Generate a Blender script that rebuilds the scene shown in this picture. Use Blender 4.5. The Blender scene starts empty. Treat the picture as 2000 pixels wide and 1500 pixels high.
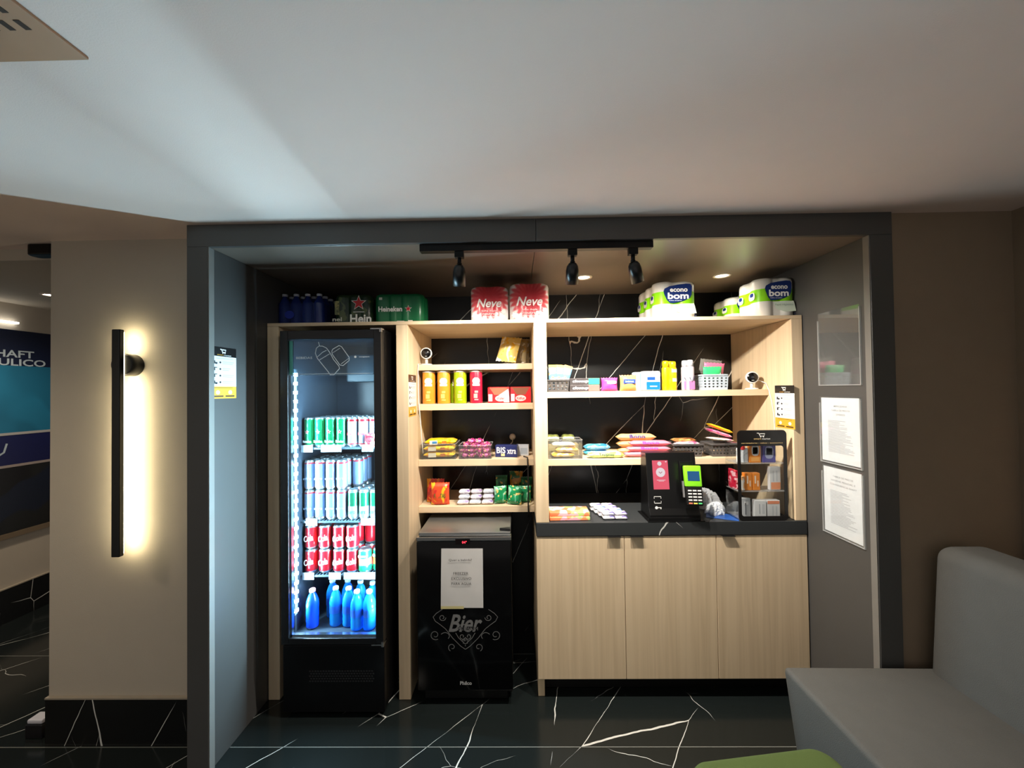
import bpy, bmesh, math, random
from mathutils import Vector, Matrix
random.seed(7)
PI = math.pi
S = bpy.context.scene
COL = S.collection

# ------------------------------------------------------------------ camera
F = 752.0; CZ = 1.582
yaw, pitch, roll = .0133, .0149, .0131
cy, sy, cp, sp = math.cos(yaw), math.sin(yaw), math.cos(pitch), math.sin(pitch)
FW = Vector((-sy*cp, cy*cp, sp)); R0 = Vector((cy, sy, 0)); D0 = FW.cross(R0)
RT = R0*math.cos(roll) + D0*math.sin(roll); DN = D0*math.cos(roll) - R0*math.sin(roll)
cd = bpy.data.cameras.new('camera'); cam = bpy.data.objects.new('camera', cd); COL.objects.link(cam)
cd.sensor_fit = 'HORIZONTAL'; cd.sensor_width = 36; cd.lens = F/2000*36; cd.clip_start = .02
cam.matrix_world = Matrix(((RT.x, -DN.x, -FW.x, 0), (RT.y, -DN.y, -FW.y, 0), (RT.z, -DN.z, -FW.z, CZ), (0, 0, 0, 1)))
S.camera = cam
def at(px, py, Y):                      # where a line of sight meets the plane at depth Y (used to lay things out)
    v = FW + RT*((px-1000)/F) + DN*((py-750)/F)
    return Vector((0, 0, CZ)) + v*(Y/v.y)

# ------------------------------------------------------------------ world, lights, exposure
w = bpy.data.worlds.new('world'); S.world = w; w.use_nodes = True
w.node_tree.nodes['Background'].inputs[0].default_value = (1, .93, .86, 1)
w.node_tree.nodes['Background'].inputs[1].default_value = .41
S.view_settings.view_transform = 'Standard'; S.view_settings.look = 'None'
S.view_settings.exposure = 0; S.view_settings.gamma = 1
def spot(name, loc, target, power, angle, col, blend=.6, r=.02):
    l = bpy.data.lights.new(name, 'SPOT'); l.energy = power; l.spot_size = math.radians(angle); l.spot_blend = blend
    l.color = col; l.shadow_soft_size = r
    o = bpy.data.objects.new(name, l); COL.objects.link(o); o.location = loc
    o.rotation_euler = (Vector(target)-Vector(loc)).to_track_quat('-Z', 'Y').to_euler()
    return o
WARM = (1, .83, .64); NEUT = (1, .91, .79); COOL = (.62, .86, 1)
ROOM_SPOTS = [(.95, .25, 5), (-1.75, .1, 22)]  # both unseen: right one over the sofa, left one added to brighten the column
HALL_SPOTS = [(-3.05, 2.47), (-2.95, 1.0)]  # first has a fixture; second is unseen, added to light the hall walls
for x, y, e_ in ROOM_SPOTS: spot('unseen_room_lamp', (x, y, 2.285), (x, y, 0), e_, 150, (1, .88, .74), 1, .04)
for x, y in HALL_SPOTS: spot('hall_downlight_lamp', (x, y, 2.22), (x, y, 0), 55, 150, WARM, 1, .04)
NICHE_SPOTS = [(.379, 2.145), (1.153, 2.16)]
for x, y in NICHE_SPOTS: spot('niche_downlight_lamp', (x, y, 2.19), (x, y, 0), 9, 150, NEUT, 1, .03)

# ------------------------------------------------------------------ materials
MC = {}
def lin(c):
    return tuple(((v/255)/12.92 if v/255 <= .04045 else ((v/255+.055)/1.055)**2.4) for v in c)
def nodes(m): return m.node_tree.nodes, m.node_tree.links
def mat(col, rough=.5, metal=0, emit=0, bump=0, bscale=200, var=.06, spec=.5, vscale=14):
    key = ('m', col, rough, metal, emit, bump, bscale, var, spec)
    if key in MC: return MC[key]
    m = bpy.data.materials.new('mat_%02d_%02d_%02d' % col[:3]); m.use_nodes = True
    N, L = nodes(m); b = N['Principled BSDF']; c = lin(col) + (1,)
    b.inputs['Roughness'].default_value = rough; b.inputs['Metallic'].default_value = metal
    b.inputs['Specular IOR Level'].default_value = spec
    tc = N.new('ShaderNodeTexCoord')
    n = N.new('ShaderNodeTexNoise'); n.inputs['Scale'].default_value = vscale; L.new(tc.outputs['Object'], n.inputs['Vector'])
    mx = N.new('ShaderNodeMix'); mx.data_type = 'RGBA'; L.new(n.outputs['Fac'], mx.inputs['Factor'])
    mx.inputs['A'].default_value = tuple(v*(1-var) for v in c[:3])+(1,); mx.inputs['B'].default_value = tuple(min(1, v*(1+var)) for v in c[:3])+(1,)
    L.new(mx.outputs['Result'], b.inputs['Base Color'])
    if emit: b.inputs['Emission Color'].default_value = c; b.inputs['Emission Strength'].default_value = emit
    if bump:
        n2 = N.new('ShaderNodeTexNoise'); n2.inputs['Scale'].default_value = bscale; n2.inputs['Detail'].default_value = 3
        L.new(tc.outputs['Object'], n2.inputs['Vector'])
        bp = N.new('ShaderNodeBump'); bp.inputs['Strength'].default_value = bump; bp.inputs['Distance'].default_value = .004
        L.new(n2.outputs['Fac'], bp.inputs['Height']); L.new(bp.outputs['Normal'], b.inputs['Normal'])
    MC[key] = m; return m
def emis(col, st):
    key = ('e', col, st)
    if key in MC: return MC[key]
    m = bpy.data.materials.new('glow'); m.use_nodes = True; N, L = nodes(m); N.remove(N['Principled BSDF'])
    e = N.new('ShaderNodeEmission'); e.inputs[0].default_value = tuple(col)+(1,); e.inputs[1].default_value = st
    L.new(e.outputs[0], N['Material Output'].inputs[0]); MC[key] = m; return m
def clear(tint=(1, 1, 1), refl=.12, rough=.03, haze=0, hcol=(1, 1, 1)):
    key = ('c', tint, refl, rough, haze, hcol)
    if key in MC: return MC[key]
    m = bpy.data.materials.new('clear'); m.use_nodes = True; N, L = nodes(m); N.remove(N['Principled BSDF'])
    t = N.new('ShaderNodeBsdfTransparent'); t.inputs[0].default_value = tint+(1,)
    g = N.new('ShaderNodeBsdfGlossy'); g.inputs['Roughness'].default_value = rough
    lw = N.new('ShaderNodeLayerWeight'); lw.inputs['Blend'].default_value = .12
    mu = N.new('ShaderNodeMath'); mu.operation = 'MULTIPLY_ADD'; mu.inputs[1].default_value = .7; mu.inputs[2].default_value = refl*.4
    L.new(lw.outputs['Fresnel'], mu.inputs[0])
    mu2 = N.new('ShaderNodeMath'); mu2.operation = 'MULTIPLY'; mu2.inputs[1].default_value = refl/.12; mu2.use_clamp = True
    L.new(mu.outputs[0], mu2.inputs[0])
    x = N.new('ShaderNodeMixShader'); L.new(mu2.outputs[0], x.inputs[0]); L.new(t.outputs[0], x.inputs[1]); L.new(g.outputs[0], x.inputs[2])
    out = x
    if haze:
        d = N.new('ShaderNodeBsdfDiffuse'); d.inputs[0].default_value = tuple(hcol)+(1,)
        x2 = N.new('ShaderNodeMixShader'); x2.inputs[0].default_value = haze
        L.new(x.outputs[0], x2.inputs[1]); L.new(d.outputs[0], x2.inputs[2]); out = x2
    L.new(out.outputs[0], N['Material Output'].inputs[0]); MC[key] = m; return m
def wood(axis):
    key = ('wood', axis)
    if key in MC: return MC[key]
    m = bpy.data.materials.new('oak_laminate'); m.use_nodes = True; N, L = nodes(m); b = N['Principled BSDF']
    tc = N.new('ShaderNodeTexCoord'); mp = N.new('ShaderNodeMapping'); L.new(tc.outputs['Object'], mp.inputs['Vector'])
    sc = [42, 42, 42]; sc[axis] = 1.1; mp.inputs['Scale'].default_value = sc
    n = N.new('ShaderNodeTexNoise'); n.inputs['Scale'].default_value = 1; n.inputs['Detail'].default_value = 5; n.inputs['Distortion'].default_value = .6
    L.new(mp.outputs[0], n.inputs['Vector'])
    r = N.new('ShaderNodeValToRGB'); e = r.color_ramp.elements
    e[0].position = .3; e[0].color = lin((210, 186, 152))+(1,); e[1].position = .62; e[1].color = lin((224, 201, 168))+(1,)
    L.new(n.outputs['Fac'], r.inputs[0]); L.new(r.outputs[0], b.inputs['Base Color']); b.inputs['Roughness'].default_value = .5
    MC[key] = m; return m
def marble(name, rot, base=(17, 19, 20), rough=.12, scale=1.5, stretch=.34, thick=.012, grout=None, seed=0., keep=.45, dist=.02):
    m = bpy.data.materials.new(name); m.use_nodes = True; N, L = nodes(m); b = N['Principled BSDF']
    tc = N.new('ShaderNodeTexCoord')
    def vein(rot, sc, th, kp, off, dist):
        mp = N.new('ShaderNodeMapping'); mp.inputs['Rotation'].default_value = rot; mp.inputs['Location'].default_value = (off, off*.7, off*.3)
        mp0 = N.new('ShaderNodeMapping'); mp0.inputs['Scale'].default_value = (sc, sc*stretch, sc)
        L.new(tc.outputs['Object'], mp.inputs['Vector'])
        nz = N.new('ShaderNodeTexNoise'); nz.inputs['Scale'].default_value = 5; nz.inputs['Detail'].default_value = 3; L.new(mp.outputs[0], nz.inputs['Vector'])
        ad = N.new('ShaderNodeMix'); ad.data_type = 'RGBA'; ad.blend_type = 'LINEAR_LIGHT'; ad.inputs['Factor'].default_value = dist
        L.new(mp.outputs[0], ad.inputs['A']); L.new(nz.outputs['Color'], ad.inputs['B']); L.new(ad.outputs['Result'], mp0.inputs['Vector'])
        v = N.new('ShaderNodeTexVoronoi'); v.feature = 'DISTANCE_TO_EDGE'; v.inputs['Scale'].default_value = 1.; L.new(mp0.outputs[0], v.inputs['Vector'])
        n2 = N.new('ShaderNodeTexNoise'); n2.inputs['Scale'].default_value = 2.2; L.new(mp.outputs[0], n2.inputs['Vector'])
        msk = N.new('ShaderNodeMapRange'); msk.inputs[1].default_value = kp; msk.inputs[2].default_value = kp+.12; L.new(n2.outputs['Fac'], msk.inputs[0])
        tw = N.new('ShaderNodeMath'); tw.operation = 'MULTIPLY'; tw.inputs[1].default_value = th; L.new(msk.outputs[0], tw.inputs[0])
        lt = N.new('ShaderNodeMath'); lt.operation = 'LESS_THAN'; L.new(v.outputs['Distance'], lt.inputs[0]); L.new(tw.outputs[0], lt.inputs[1])
        return lt
    a = vein(rot, scale, thick, keep, seed, dist); c = vein((rot[0]*1, rot[1]+.5, rot[2]+.7), scale*.9, thick*.6, keep+.1, seed+3.1, .03)
    mxm = N.new('ShaderNodeMath'); mxm.operation = 'MAXIMUM'; L.new(a.outputs[0], mxm.inputs[0]); L.new(c.outputs[0], mxm.inputs[1])
    mx = N.new('ShaderNodeMix'); mx.data_type = 'RGBA'; mx.inputs['A'].default_value = lin(base)+(1,); mx.inputs['B'].default_value = lin((205, 205, 200))+(1,)
    last = mxm
    L.new(last.outputs[0], mx.inputs['Factor']); col = mx
    if grout:
        sx = N.new('ShaderNodeSeparateXYZ'); L.new(tc.outputs['Object'], sx.inputs[0]); prev = None
        for ax, off, per in grout:
            su = N.new('ShaderNodeMath'); su.operation = 'SUBTRACT'; su.inputs[1].default_value = off; L.new(sx.outputs[ax], su.inputs[0])
            md = N.new('ShaderNodeMath'); md.operation = 'FLOORED_MODULO'; md.inputs[1].default_value = per; L.new(su.outputs[0], md.inputs[0])
            l2 = N.new('ShaderNodeMath'); l2.operation = 'LESS_THAN'; l2.inputs[1].default_value = .0035; L.new(md.outputs[0], l2.inputs[0])
            g = N.new('ShaderNodeMix'); g.data_type = 'RGBA'; g.inputs['B'].default_value = lin((120, 122, 118))+(1,)
            L.new(l2.outputs[0], g.inputs['Factor']); L.new(col.outputs['Result'], g.inputs['A']); col = g
    L.new(col.outputs['Result'], b.inputs['Base Color']); b.inputs['Roughness'].default_value = rough
    return m
def printed(c1, c2, c3, scale=6, thr=.5, rough=.3, band=None):
    """printed wrapper: two-colour artwork blobs plus flecks of a third colour"""
    key = ('p', c1, c2, c3, scale, thr, rough)
    if key in MC: return MC[key]
    m = bpy.data.materials.new('printed_wrap'); m.use_nodes = True; N, L = nodes(m); b = N['Principled BSDF']
    tc = N.new('ShaderNodeTexCoord')
    n = N.new('ShaderNodeTexNoise'); n.inputs['Scale'].default_value = scale; n.inputs['Detail'].default_value = 1.5; n.inputs['Distortion'].default_value = .8
    L.new(tc.outputs['Object'], n.inputs['Vector'])
    r = N.new('ShaderNodeMapRange'); r.inputs[1].default_value = thr-.02; r.inputs[2].default_value = thr+.02; L.new(n.outputs['Fac'], r.inputs[0])
    mx = N.new('ShaderNodeMix'); mx.data_type = 'RGBA'; mx.inputs['A'].default_value = lin(c1)+(1,); mx.inputs['B'].default_value = lin(c2)+(1,); L.new(r.outputs[0], mx.inputs['Factor'])
    n2 = N.new('ShaderNodeTexNoise'); n2.inputs['Scale'].default_value = scale*1.9; n2.inputs['Detail'].default_value = 1
    L.new(tc.outputs['Object'], n2.inputs['Vector'])
    r2 = N.new('ShaderNodeMapRange'); r2.inputs[1].default_value = .6; r2.inputs[2].default_value = .63; L.new(n2.outputs['Fac'], r2.inputs[0])
    m2 = N.new('ShaderNodeMix'); m2.data_type = 'RGBA'; L.new(mx.outputs['Result'], m2.inputs['A']); m2.inputs['B'].default_value = lin(c3)+(1,); L.new(r2.outputs[0], m2.inputs['Factor'])
    L.new(m2.outputs['Result'], b.inputs['Base Color']); b.inputs['Roughness'].default_value = rough
    MC[key] = m; return m

# ------------------------------------------------------------------ geometry helpers
class G:
    def __init__(s): s.v = []; s.f = []; s.m = []; s.sm = []
    def add(s, vs, fs, mi=0, smooth=False, T=None):
        o = len(s.v)
        s.v += [tuple(T @ Vector(p)) if T else tuple(p) for p in vs]
        s.f += [tuple(i+o for i in f) for f in fs]; s.m += [mi]*len(fs); s.sm += [smooth]*len(fs)
        return s
    def box(s, x0, x1, y0, y1, z0, z1, mi=0, T=None):
        vs = [(x, y, z) for z in (z0, z1) for y in (y0, y1) for x in (x0, x1)]
        return s.add(vs, [(0, 2, 3, 1), (4, 5, 7, 6), (0, 1, 5, 4), (2, 6, 7, 3), (0, 4, 6, 2), (1, 3, 7, 5)], mi, False, T)
    def lathe(s, prof, n=20, mi=0, T=None, smooth=True, cap=True, mats=None):
        vs = []; fs = []; k = len(prof)
        for r, z in prof:
            for j in range(n): a = 2*PI*j/n; vs.append((r*math.cos(a), r*math.sin(a), z))
        o = len(s.v); s.v += [tuple(T @ Vector(p)) if T else p for p in vs]
        for i in range(k-1):
            for j in range(n):
                s.f.append((o+i*n+j, o+i*n+(j+1) % n, o+(i+1)*n+(j+1) % n, o+(i+1)*n+j)); s.m.append(mats[i] if mats else mi); s.sm.append(smooth)
        if cap:
            s.f.append(tuple(o+j for j in reversed(range(n)))); s.m.append(mats[0] if mats else mi); s.sm.append(False)
            s.f.append(tuple(o+(k-1)*n+j for j in range(n))); s.m.append(mats[-1] if mats else mi); s.sm.append(False)
        return s
    def cyl(s, r, z0, z1, n=20, mi=0, T=None): return s.lathe([(r, z0), (r, z1)], n, mi, T)
    def prism(s, out, z0, z1, mi=0, T=None, smooth=False):
        n = len(out); vs = [(x, y, z0) for x, y in out]+[(x, y, z1) for x, y in out]
        s.add(vs, [tuple(reversed(range(n))), tuple(range(n, 2*n))], mi, False, T)
        o = len(s.v)-2*n
        for j in range(n): s.f.append((o+j, o+(j+1) % n, o+n+(j+1) % n, o+n+j)); s.m.append(mi); s.sm.append(smooth)
        return s
    def rings(s, rings, mi=0, T=None, smooth=True, cap=True, mats=None):
        n = len(rings[0]); o = len(s.v)
        for r in rings: s.v += [tuple(T @ Vector(p)) if T else tuple(p) for p in r]
        for i in range(len(rings)-1):
            for j in range(n):
                s.f.append((o+i*n+j, o+i*n+(j+1) % n, o+(i+1)*n+(j+1) % n, o+(i+1)*n+j)); s.m.append(mats[i] if mats else mi); s.sm.append(smooth)
        if cap:
            s.f.append(tuple(o+j for j in reversed(range(n)))); s.m.append(mi); s.sm.append(smooth)
            s.f.append(tuple(o+(len(rings)-1)*n+j for j in range(n))); s.m.append(mi); s.sm.append(smooth)
        return s
    def tube(s, pts, r, n=8, mi=0, T=None):
        pts = [Vector(p) for p in pts]; rg = []
        for i, p in enumerate(pts):
            d = (pts[min(i+1, len(pts)-1)]-pts[max(i-1, 0)]).normalized()
            a = Vector((0, 0, 1)) if abs(d.z) < .9 else Vector((1, 0, 0))
            u = d.cross(a).normalized(); v = d.cross(u)
            rg.append([p+(u*math.cos(2*PI*k/n)+v*math.sin(2*PI*k/n))*r for k in range(n)])
        return s.rings(rg, mi, T)
def obj(name, g, m, parent=None, bevel=0, seg=2, loc=None):
    me = bpy.data.meshes.new(name); me.from_pydata(g.v, [], g.f); ms = m if isinstance(m, (list, tuple)) else [m]
    for q in ms: me.materials.append(q)
    for p, mi, sm in zip(me.polygons, g.m, g.sm): p.material_index = mi; p.use_smooth = sm
    bm = bmesh.new(); bm.from_mesh(me)
    bmesh.ops.recalc_face_normals(bm, faces=bm.faces)
    if bevel:
        ed = [e for e in bm.edges if len(e.link_faces) == 2 and e.calc_face_angle(0) > .6]
        bmesh.ops.bevel(bm, geom=ed, offset=bevel, segments=seg, profile=.5, affect='EDGES', clamp_overlap=True)
        if seg > 2:
            for f_ in bm.faces: f_.smooth = True
    bm.to_mesh(me); bm.free(); me.update()
    o = bpy.data.objects.new(name, me); COL.objects.link(o)
    if parent: o.parent = parent
    if loc is not None: o.location = loc
    return o
def tag(o, label, cat, group=None):
    o['label'] = label; o['category'] = cat
    if group: o['group'] = group
    return o
def thing(name, label, cat, loc=(0, 0, 0), rz=0, group=None):
    o = bpy.data.objects.new(name, None); COL.objects.link(o); o.location = loc; o.rotation_euler = (0, 0, rz); o.empty_display_size = .02
    return tag(o, label, cat, group)
def struct(name, g, m, bevel=0):
    o = obj(name, g, m, None, bevel); o['kind'] = 'structure'; return o
def lab(o, s): o['label'] = s; return o
def dup(o, loc=None, rz=None, label=None, group=None, parent=None):
    c = o.copy(); COL.objects.link(c)
    if parent is not None: c.parent = parent
    if loc is not None: c.location = loc
    if rz is not None: c.rotation_euler = (0, 0, rz)
    if label: c['label'] = label
    if group: c['group'] = group
    for ch in list(o.children): dup(ch, parent=c)
    return c
def basis(o, u, v):
    u = Vector(u).normalized(); v = Vector(v).normalized(); n = u.cross(v); o = Vector(o)
    return Matrix(((u.x, v.x, n.x, o.x), (u.y, v.y, n.y, o.y), (u.z, v.z, n.z, o.z), (0, 0, 0, 1)))
FRONT = ((1, 0, 0), (0, 0, 1))
_tc = {}
def textg(s, shear=0, bold=0, space=1):
    k = (s, shear, bold, space)
    if k not in _tc:
        c = bpy.data.curves.new('t', 'FONT'); c.body = s; c.size = 1; c.shear = shear; c.offset = bold; c.resolution_u = 3; c.space_character = space
        o = bpy.data.objects.new('t', c); COL.objects.link(o)
        dg = bpy.context.evaluated_depsgraph_get(); me = bpy.data.meshes.new_from_object(o.evaluated_get(dg))
        _tc[k] = ([tuple(v.co) for v in me.vertices], [tuple(p.vertices) for p in me.polygons])
        bpy.data.objects.remove(o); bpy.data.curves.remove(c); bpy.data.meshes.remove(me)
    return _tc[k]
def write(g, s, cen, W, H, T, mi=0, shear=0, bold=.01, space=1, lift=.0006, rot=0):
    """flat lettering fitted in a W x H box centred at cen (u, v) of the frame T"""
    vs, fs = textg(s, shear, bold, space)
    x0 = min(v[0] for v in vs); x1 = max(v[0] for v in vs); y0 = min(v[1] for v in vs); y1 = max(v[1] for v in vs)
    c, sn = math.cos(rot), math.sin(rot); out = []
    for v in vs:
        a = ((v[0]-x0)/(x1-x0)-.5)*W; b = ((v[1]-y0)/(y1-y0)-.5)*H
        out.append((cen[0]+a*c-b*sn, cen[1]+a*sn+b*c, lift))
    return g.add(out, fs, mi, False, T)
def flat(g, pts, T, lift=.0004, mi=0, th=0):
    n = len(pts)
    return g.add([(x, y, lift) for x, y in pts], [tuple(range(n))], mi, False, T)
def rect(g, x0, x1, y0, y1, T, lift=.0004, mi=0): return flat(g, [(x0, y0), (x1, y0), (x1, y1), (x0, y1)], T, lift, mi)
def ell(cx, cy_, rx, ry, n=24, p=2): return [(cx+rx*math.copysign(abs(math.cos(2*PI*k/n))**(2/p), math.cos(2*PI*k/n)), cy_+ry*math.copysign(abs(math.sin(2*PI*k/n))**(2/p), math.sin(2*PI*k/n))) for k in range(n)]
def star(cx, cy_, r): return [(cx+(r if k % 2 == 0 else r*.42)*math.sin(PI*k/5), cy_+(r if k % 2 == 0 else r*.42)*math.cos(PI*k/5)) for k in range(10)]
def stroke(g, pts, wd, T, lift=.0005, mi=0):
    L_, R_ = [], []
    for i, p in enumerate(pts):
        a = Vector(pts[max(i-1, 0)]); b = Vector(pts[min(i+1, len(pts)-1)]); d = (b-a); d = d/(d.length or 1); n = Vector((-d.y, d.x))*wd/2
        L_.append(Vector(p)+n); R_.append(Vector(p)-n)
    n = len(pts); vs = [(q.x, q.y, lift) for q in L_+R_]
    return g.add(vs, [(i, i+n, i+n+1, i+1) for i in range(n-1)], mi, False, T)
def rrect(hx, hy, r, n=5):
    o = []
    for cx, cy_, a0 in ((hx-r, hy-r, 0), (-hx+r, hy-r, PI/2), (-hx+r, -hy+r, PI), (hx-r, -hy+r, 1.5*PI)):
        for k in range(n+1): a = a0+PI/2*k/n; o.append((cx+r*math.cos(a), cy_+r*math.sin(a)))
    return o
def lobed(nx, ny, r, N=96, fill=.90):
    cs = [((i-(nx-1)/2)*2*r, (j-(ny-1)/2)*2*r) for i in range(nx) for j in range(ny)]; o = []
    for k in range(N):
        a = 2*PI*(k+.5)/N; dx, dy = math.cos(a), math.sin(a); best = 0
        for cx, cy_ in cs:
            b = cx*dx+cy_*dy; q = b*b-(cx*cx+cy_*cy_-r*r)
            if q >= 0: best = max(best, b+math.sqrt(q))
        rr = min(nx*r*fill/(abs(dx)+1e-6), ny*r*fill/(abs(dy)+1e-6))
        corner = math.hypot((nx-1)*r, (ny-1)*r)+r*.97
        o.append((dx*max(best, min(rr, corner)), dy*max(best, min(rr, corner))))
    return o
def lobed_pack(g, nx, ny, r, h, mi=0, mats=None, zs=None):
    out = lobed(nx, ny, r); rg = []
    lv = [(0, .94), (.012, 1)]+[(z, 1) for z in (zs or [])]+[(h-.018, 1), (h-.006, .965), (h, .88)]
    for z, s in lv: rg.append([(x*s, y*s, z) for x, y in out])
    g.rings(rg, mi, mats=mats)
    return out
def bag(g, W, H, t, T=None, seed=0, mi=0, nu=12, nv=16, crimp=.07, wr=.5, teeth=True, vp=4):
    """sealed flow-pack: x across, z along, thickness in y; flat crimped fins at both ends"""
    rnd = random.Random(seed); ph = [rnd.uniform(0, 6.28) for _ in range(6)]
    def th(u, v):
        if v < crimp or v > 1-crimp: return .0012
        vv = (v-crimp)/(1-2*crimp)
        b = max(0, 1-abs(2*u-1)**3.2)**.6*max(0, 1-abs(2*vv-1)**vp)**.5
        wv = 1+wr*(.10*math.sin(9*u+5*v+ph[0])+.09*math.sin(14*v-6*u+ph[1])+.08*math.sin(23*u+ph[2])*(abs(2*v-1)))
        return .0012+t/2*b*wv
    for side in (-1, 1):
        vs = []
        for j in range(nv+1):
            v = j/nv
            for i in range(nu+1):
                u = i/nu; sq = 1-.06*math.sin(PI*v)*(t/W)*2
                x = (u-.5)*W*sq; z = v*H
                if teeth and j in (0, nv) and i % 2: z += (.004 if j == 0 else -.004)
                vs.append((x, side*th(u, v)*(1 if 0 < i < nu else .2), z))
        fs = [(j*(nu+1)+i, j*(nu+1)+i+1, (j+1)*(nu+1)+i+1, (j+1)*(nu+1)+i) for j in range(nv) for i in range(nu)]
        g.add(vs, fs, mi, True, T)
    return g
def LIE(x=0, y=0, z=0, rz=0, rx=0, t=0):        # lays a bag on its back, its length along x
    return Matrix.Translation((x, y, z)) @ Matrix.Rotation(rz, 4, 'Z') @ Matrix.Rotation(rx, 4, 'X') @ Matrix.Rotation(PI/2, 4, 'X') @ Matrix.Rotation(PI/2, 4, 'Y')

# ================================================================== SETTING
PAINT = mat((178, 168, 153), .85, bump=.15, bscale=260, var=.03)
WHITE = mat((222, 203, 192), .9, bump=.12, bscale=300, var=.015)
DARKW = mat((138, 121, 102), .85, bump=.15, bscale=260)
GREY = mat((74, 73, 72), .42, var=.03)
FLOORM = marble('floor_marble', (0, 0, .75), base=(24, 29, 29), rough=.16, scale=3.0, stretch=.22, thick=.0042, dist=.01, grout=[('Y', 1.727, .6)], keep=.43)
BACKM = marble('wall_marble', (0, -.55, 0), base=(15, 16, 17), rough=.25, scale=3.0, stretch=1, thick=.0042, keep=.42, seed=1.7, dist=.008)
# veins of the upright slabs run along a steep diagonal: stretch in z
def upright(m):
    for n in m.node_tree.nodes:
        if n.type == 'MAPPING' and abs(n.inputs['Scale'].default_value[0]-1) > .01:
            s = n.inputs['Scale'].default_value; n.inputs['Scale'].default_value = (s[0], s[1], s[2]*.24)
upright(BACKM)
X0, X1, Y0, Y1 = -3.6, 2.07, -1.6, 4.2
FY = 1.607; NL, NR = -1.305, 1.47; OL, OR_ = -1.395, 1.562; NC = 2.206; CH = 2.30; BY = 2.552
struct('floor', G().box(X0-.1, X1+.1, Y0, Y1, -.1, 0), FLOORM)
struct('ceiling', G().box(X0-.1, X1+.1, Y0, 1.84, CH, CH+.1).box(OL, X1+.1, 1.84, 2.7, CH, CH+.1), WHITE)
struct('ceiling_hall', G().box(X0-.1, OL, 1.84, Y1, CH-.055, CH+.1), PAINT)
struct('wall_left', G().box(X0-.1, X0, Y0, Y1, 0, CH+.1), PAINT)
struct('wall_hall_end', G().box(X0, OL, Y1, Y1+.1, 0, CH), PAINT)
struct('wall_column', G().box(-2.156, OL-.001, 1.75, 2.65, 0, CH), PAINT)
struct('wall_right', G().box(X1, X1+.1, Y0, 2.6, 0, CH), DARKW)
struct('wall_back_right', G().box(OR_+.001, X1, 1.622, 1.75, 0, CH), DARKW)
struct('wall_niche_left', G().box(OL, NL, FY, BY, 0, NC), GREY, .002)
struct('wall_niche_right', G().box(NR, OR_, FY, BY, 0, NC), GREY, .002)
struct('trim_4', G().box(OL, .0862, FY, FY+.018, NC, CH-.0005).box(.0878, OR_, FY, FY+.018, NC, CH-.0005), GREY, .0015)
struct('ceiling_niche', G().box(OL, .0862, FY+.0185, BY, NC+.0005, CH-.0005).box(.0878, OR_, FY+.0185, BY, NC+.0005, CH-.0005), mat((112, 100, 90), .3, var=.02), .0015)
struct('wall_niche_back', G().box(OL, OR_, BY, BY+.1, 0, CH), BACKM)
struct('trim_1', G().box(NR-.004, NR-.0005, FY+.002, FY+.03, 0, NC-.001).box(NL+.0005, NL+.004, FY+.002, FY+.03, 0, NC-.001), mat((120, 118, 114), .4))
struct('baseboard_column', G().box(-2.1555, OL-.002, 1.735, 1.7495, 0, .206), BACKM)
struct('trim_2', G().box(-2.158, OL-.002, 1.7345, 1.7495, .2062, .213), mat((150, 140, 125), .6))
struct('baseboard_left', G().box(X0+.0005, X0+.016, Y0, Y1, 0, .235), BACKM)
struct('trim_3', G().box(X0+.0005, X0+.018, Y0, Y1, .2353, .243), mat((165, 155, 138), .6))

# ================================================================== SHELVING UNIT, CABINET, WORKTOP
UY = 1.99; SY = 2.18; WB = BY-.002
WZ, WX = wood(2), wood(0)
TOP = 1.946
u = thing('shelving_unit', 'tall light oak shelving unit filling the dark grey niche', 'shelving unit', (0, UY, 0))
def ub(name, x0, x1, y0, y1, z0, z1, m, parent=u): return obj(name, G().box(x0, x1, y0-UY, y1-UY, z0, z1), m, parent, .0015)
ub('side_panel', NL+.003, -1.243, UY, WB, .0005, TOP-.0185, WZ)
ub('side_panel', 1.41, NR-.005, UY, WB, .897, TOP-.0185, WZ)
ub('divider', -.626, -.566, UY, WB, .0005, TOP-.0185, WZ)
ub('divider', .0885, .155, UY, WB, .897, TOP-.0185, WZ)
ub('divider_foot', .0885, .122, UY+.021, WB, .0005, .8275, WZ)
ub('top_board', NL+.003, NR-.005, UY, WB, TOP-.018, TOP, WX)
ZL = [(1.731, .033), (1.507, .036), (1.192, .038), (.927, .035)]
ZR = [(1.566, .034), (1.186, .036)]
for z, t in ZL: ub('shelf', -.5655, .088, SY, WB, z-t, z, WX)
for z, t in ZR: ub('shelf', .1555, 1.4095, SY, WB, z-t, z, WX)
SA, SB, SC, SD = [z for z, t in ZL]; RA, RB = [z for z, t in ZR]; CT = .896

cab = thing('base_cabinet', 'light oak base cabinet with three doors under the black worktop', 'cabinet', (.78, UY, 0))
def cb(name, x0, x1, y0, y1, z0, z1, m, parent=cab, bv=.0015): return obj(name, G().box(x0-.78, x1-.78, y0-UY, y1-UY, z0, z1), m, parent, bv)
cb('body', .1235, NR-.006, UY+.021, WB, .1, .8275, WZ)
cb('toe_kick', .1235, NR-.006, UY+.08, WB, .0005, .0995, mat((10, 10, 11), .5))
BLK = mat((8, 8, 9), .35, var=.02, spec=.2); MBLK = mat((12, 12, 13), .55, var=.02, spec=.2)
for (a, b), hx in zip(((.0885, .5365), (.539, 1.0035), (1.006, 1.4645)), (.485, .6, 1.063)):
    d = cb('door', a, b, UY, UY+.02, .101, .824, WZ)
    cb('handle', hx-.032, hx+.032, UY-.016, UY+.012, .8242, .8272, MBLK, d, .0005)
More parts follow.
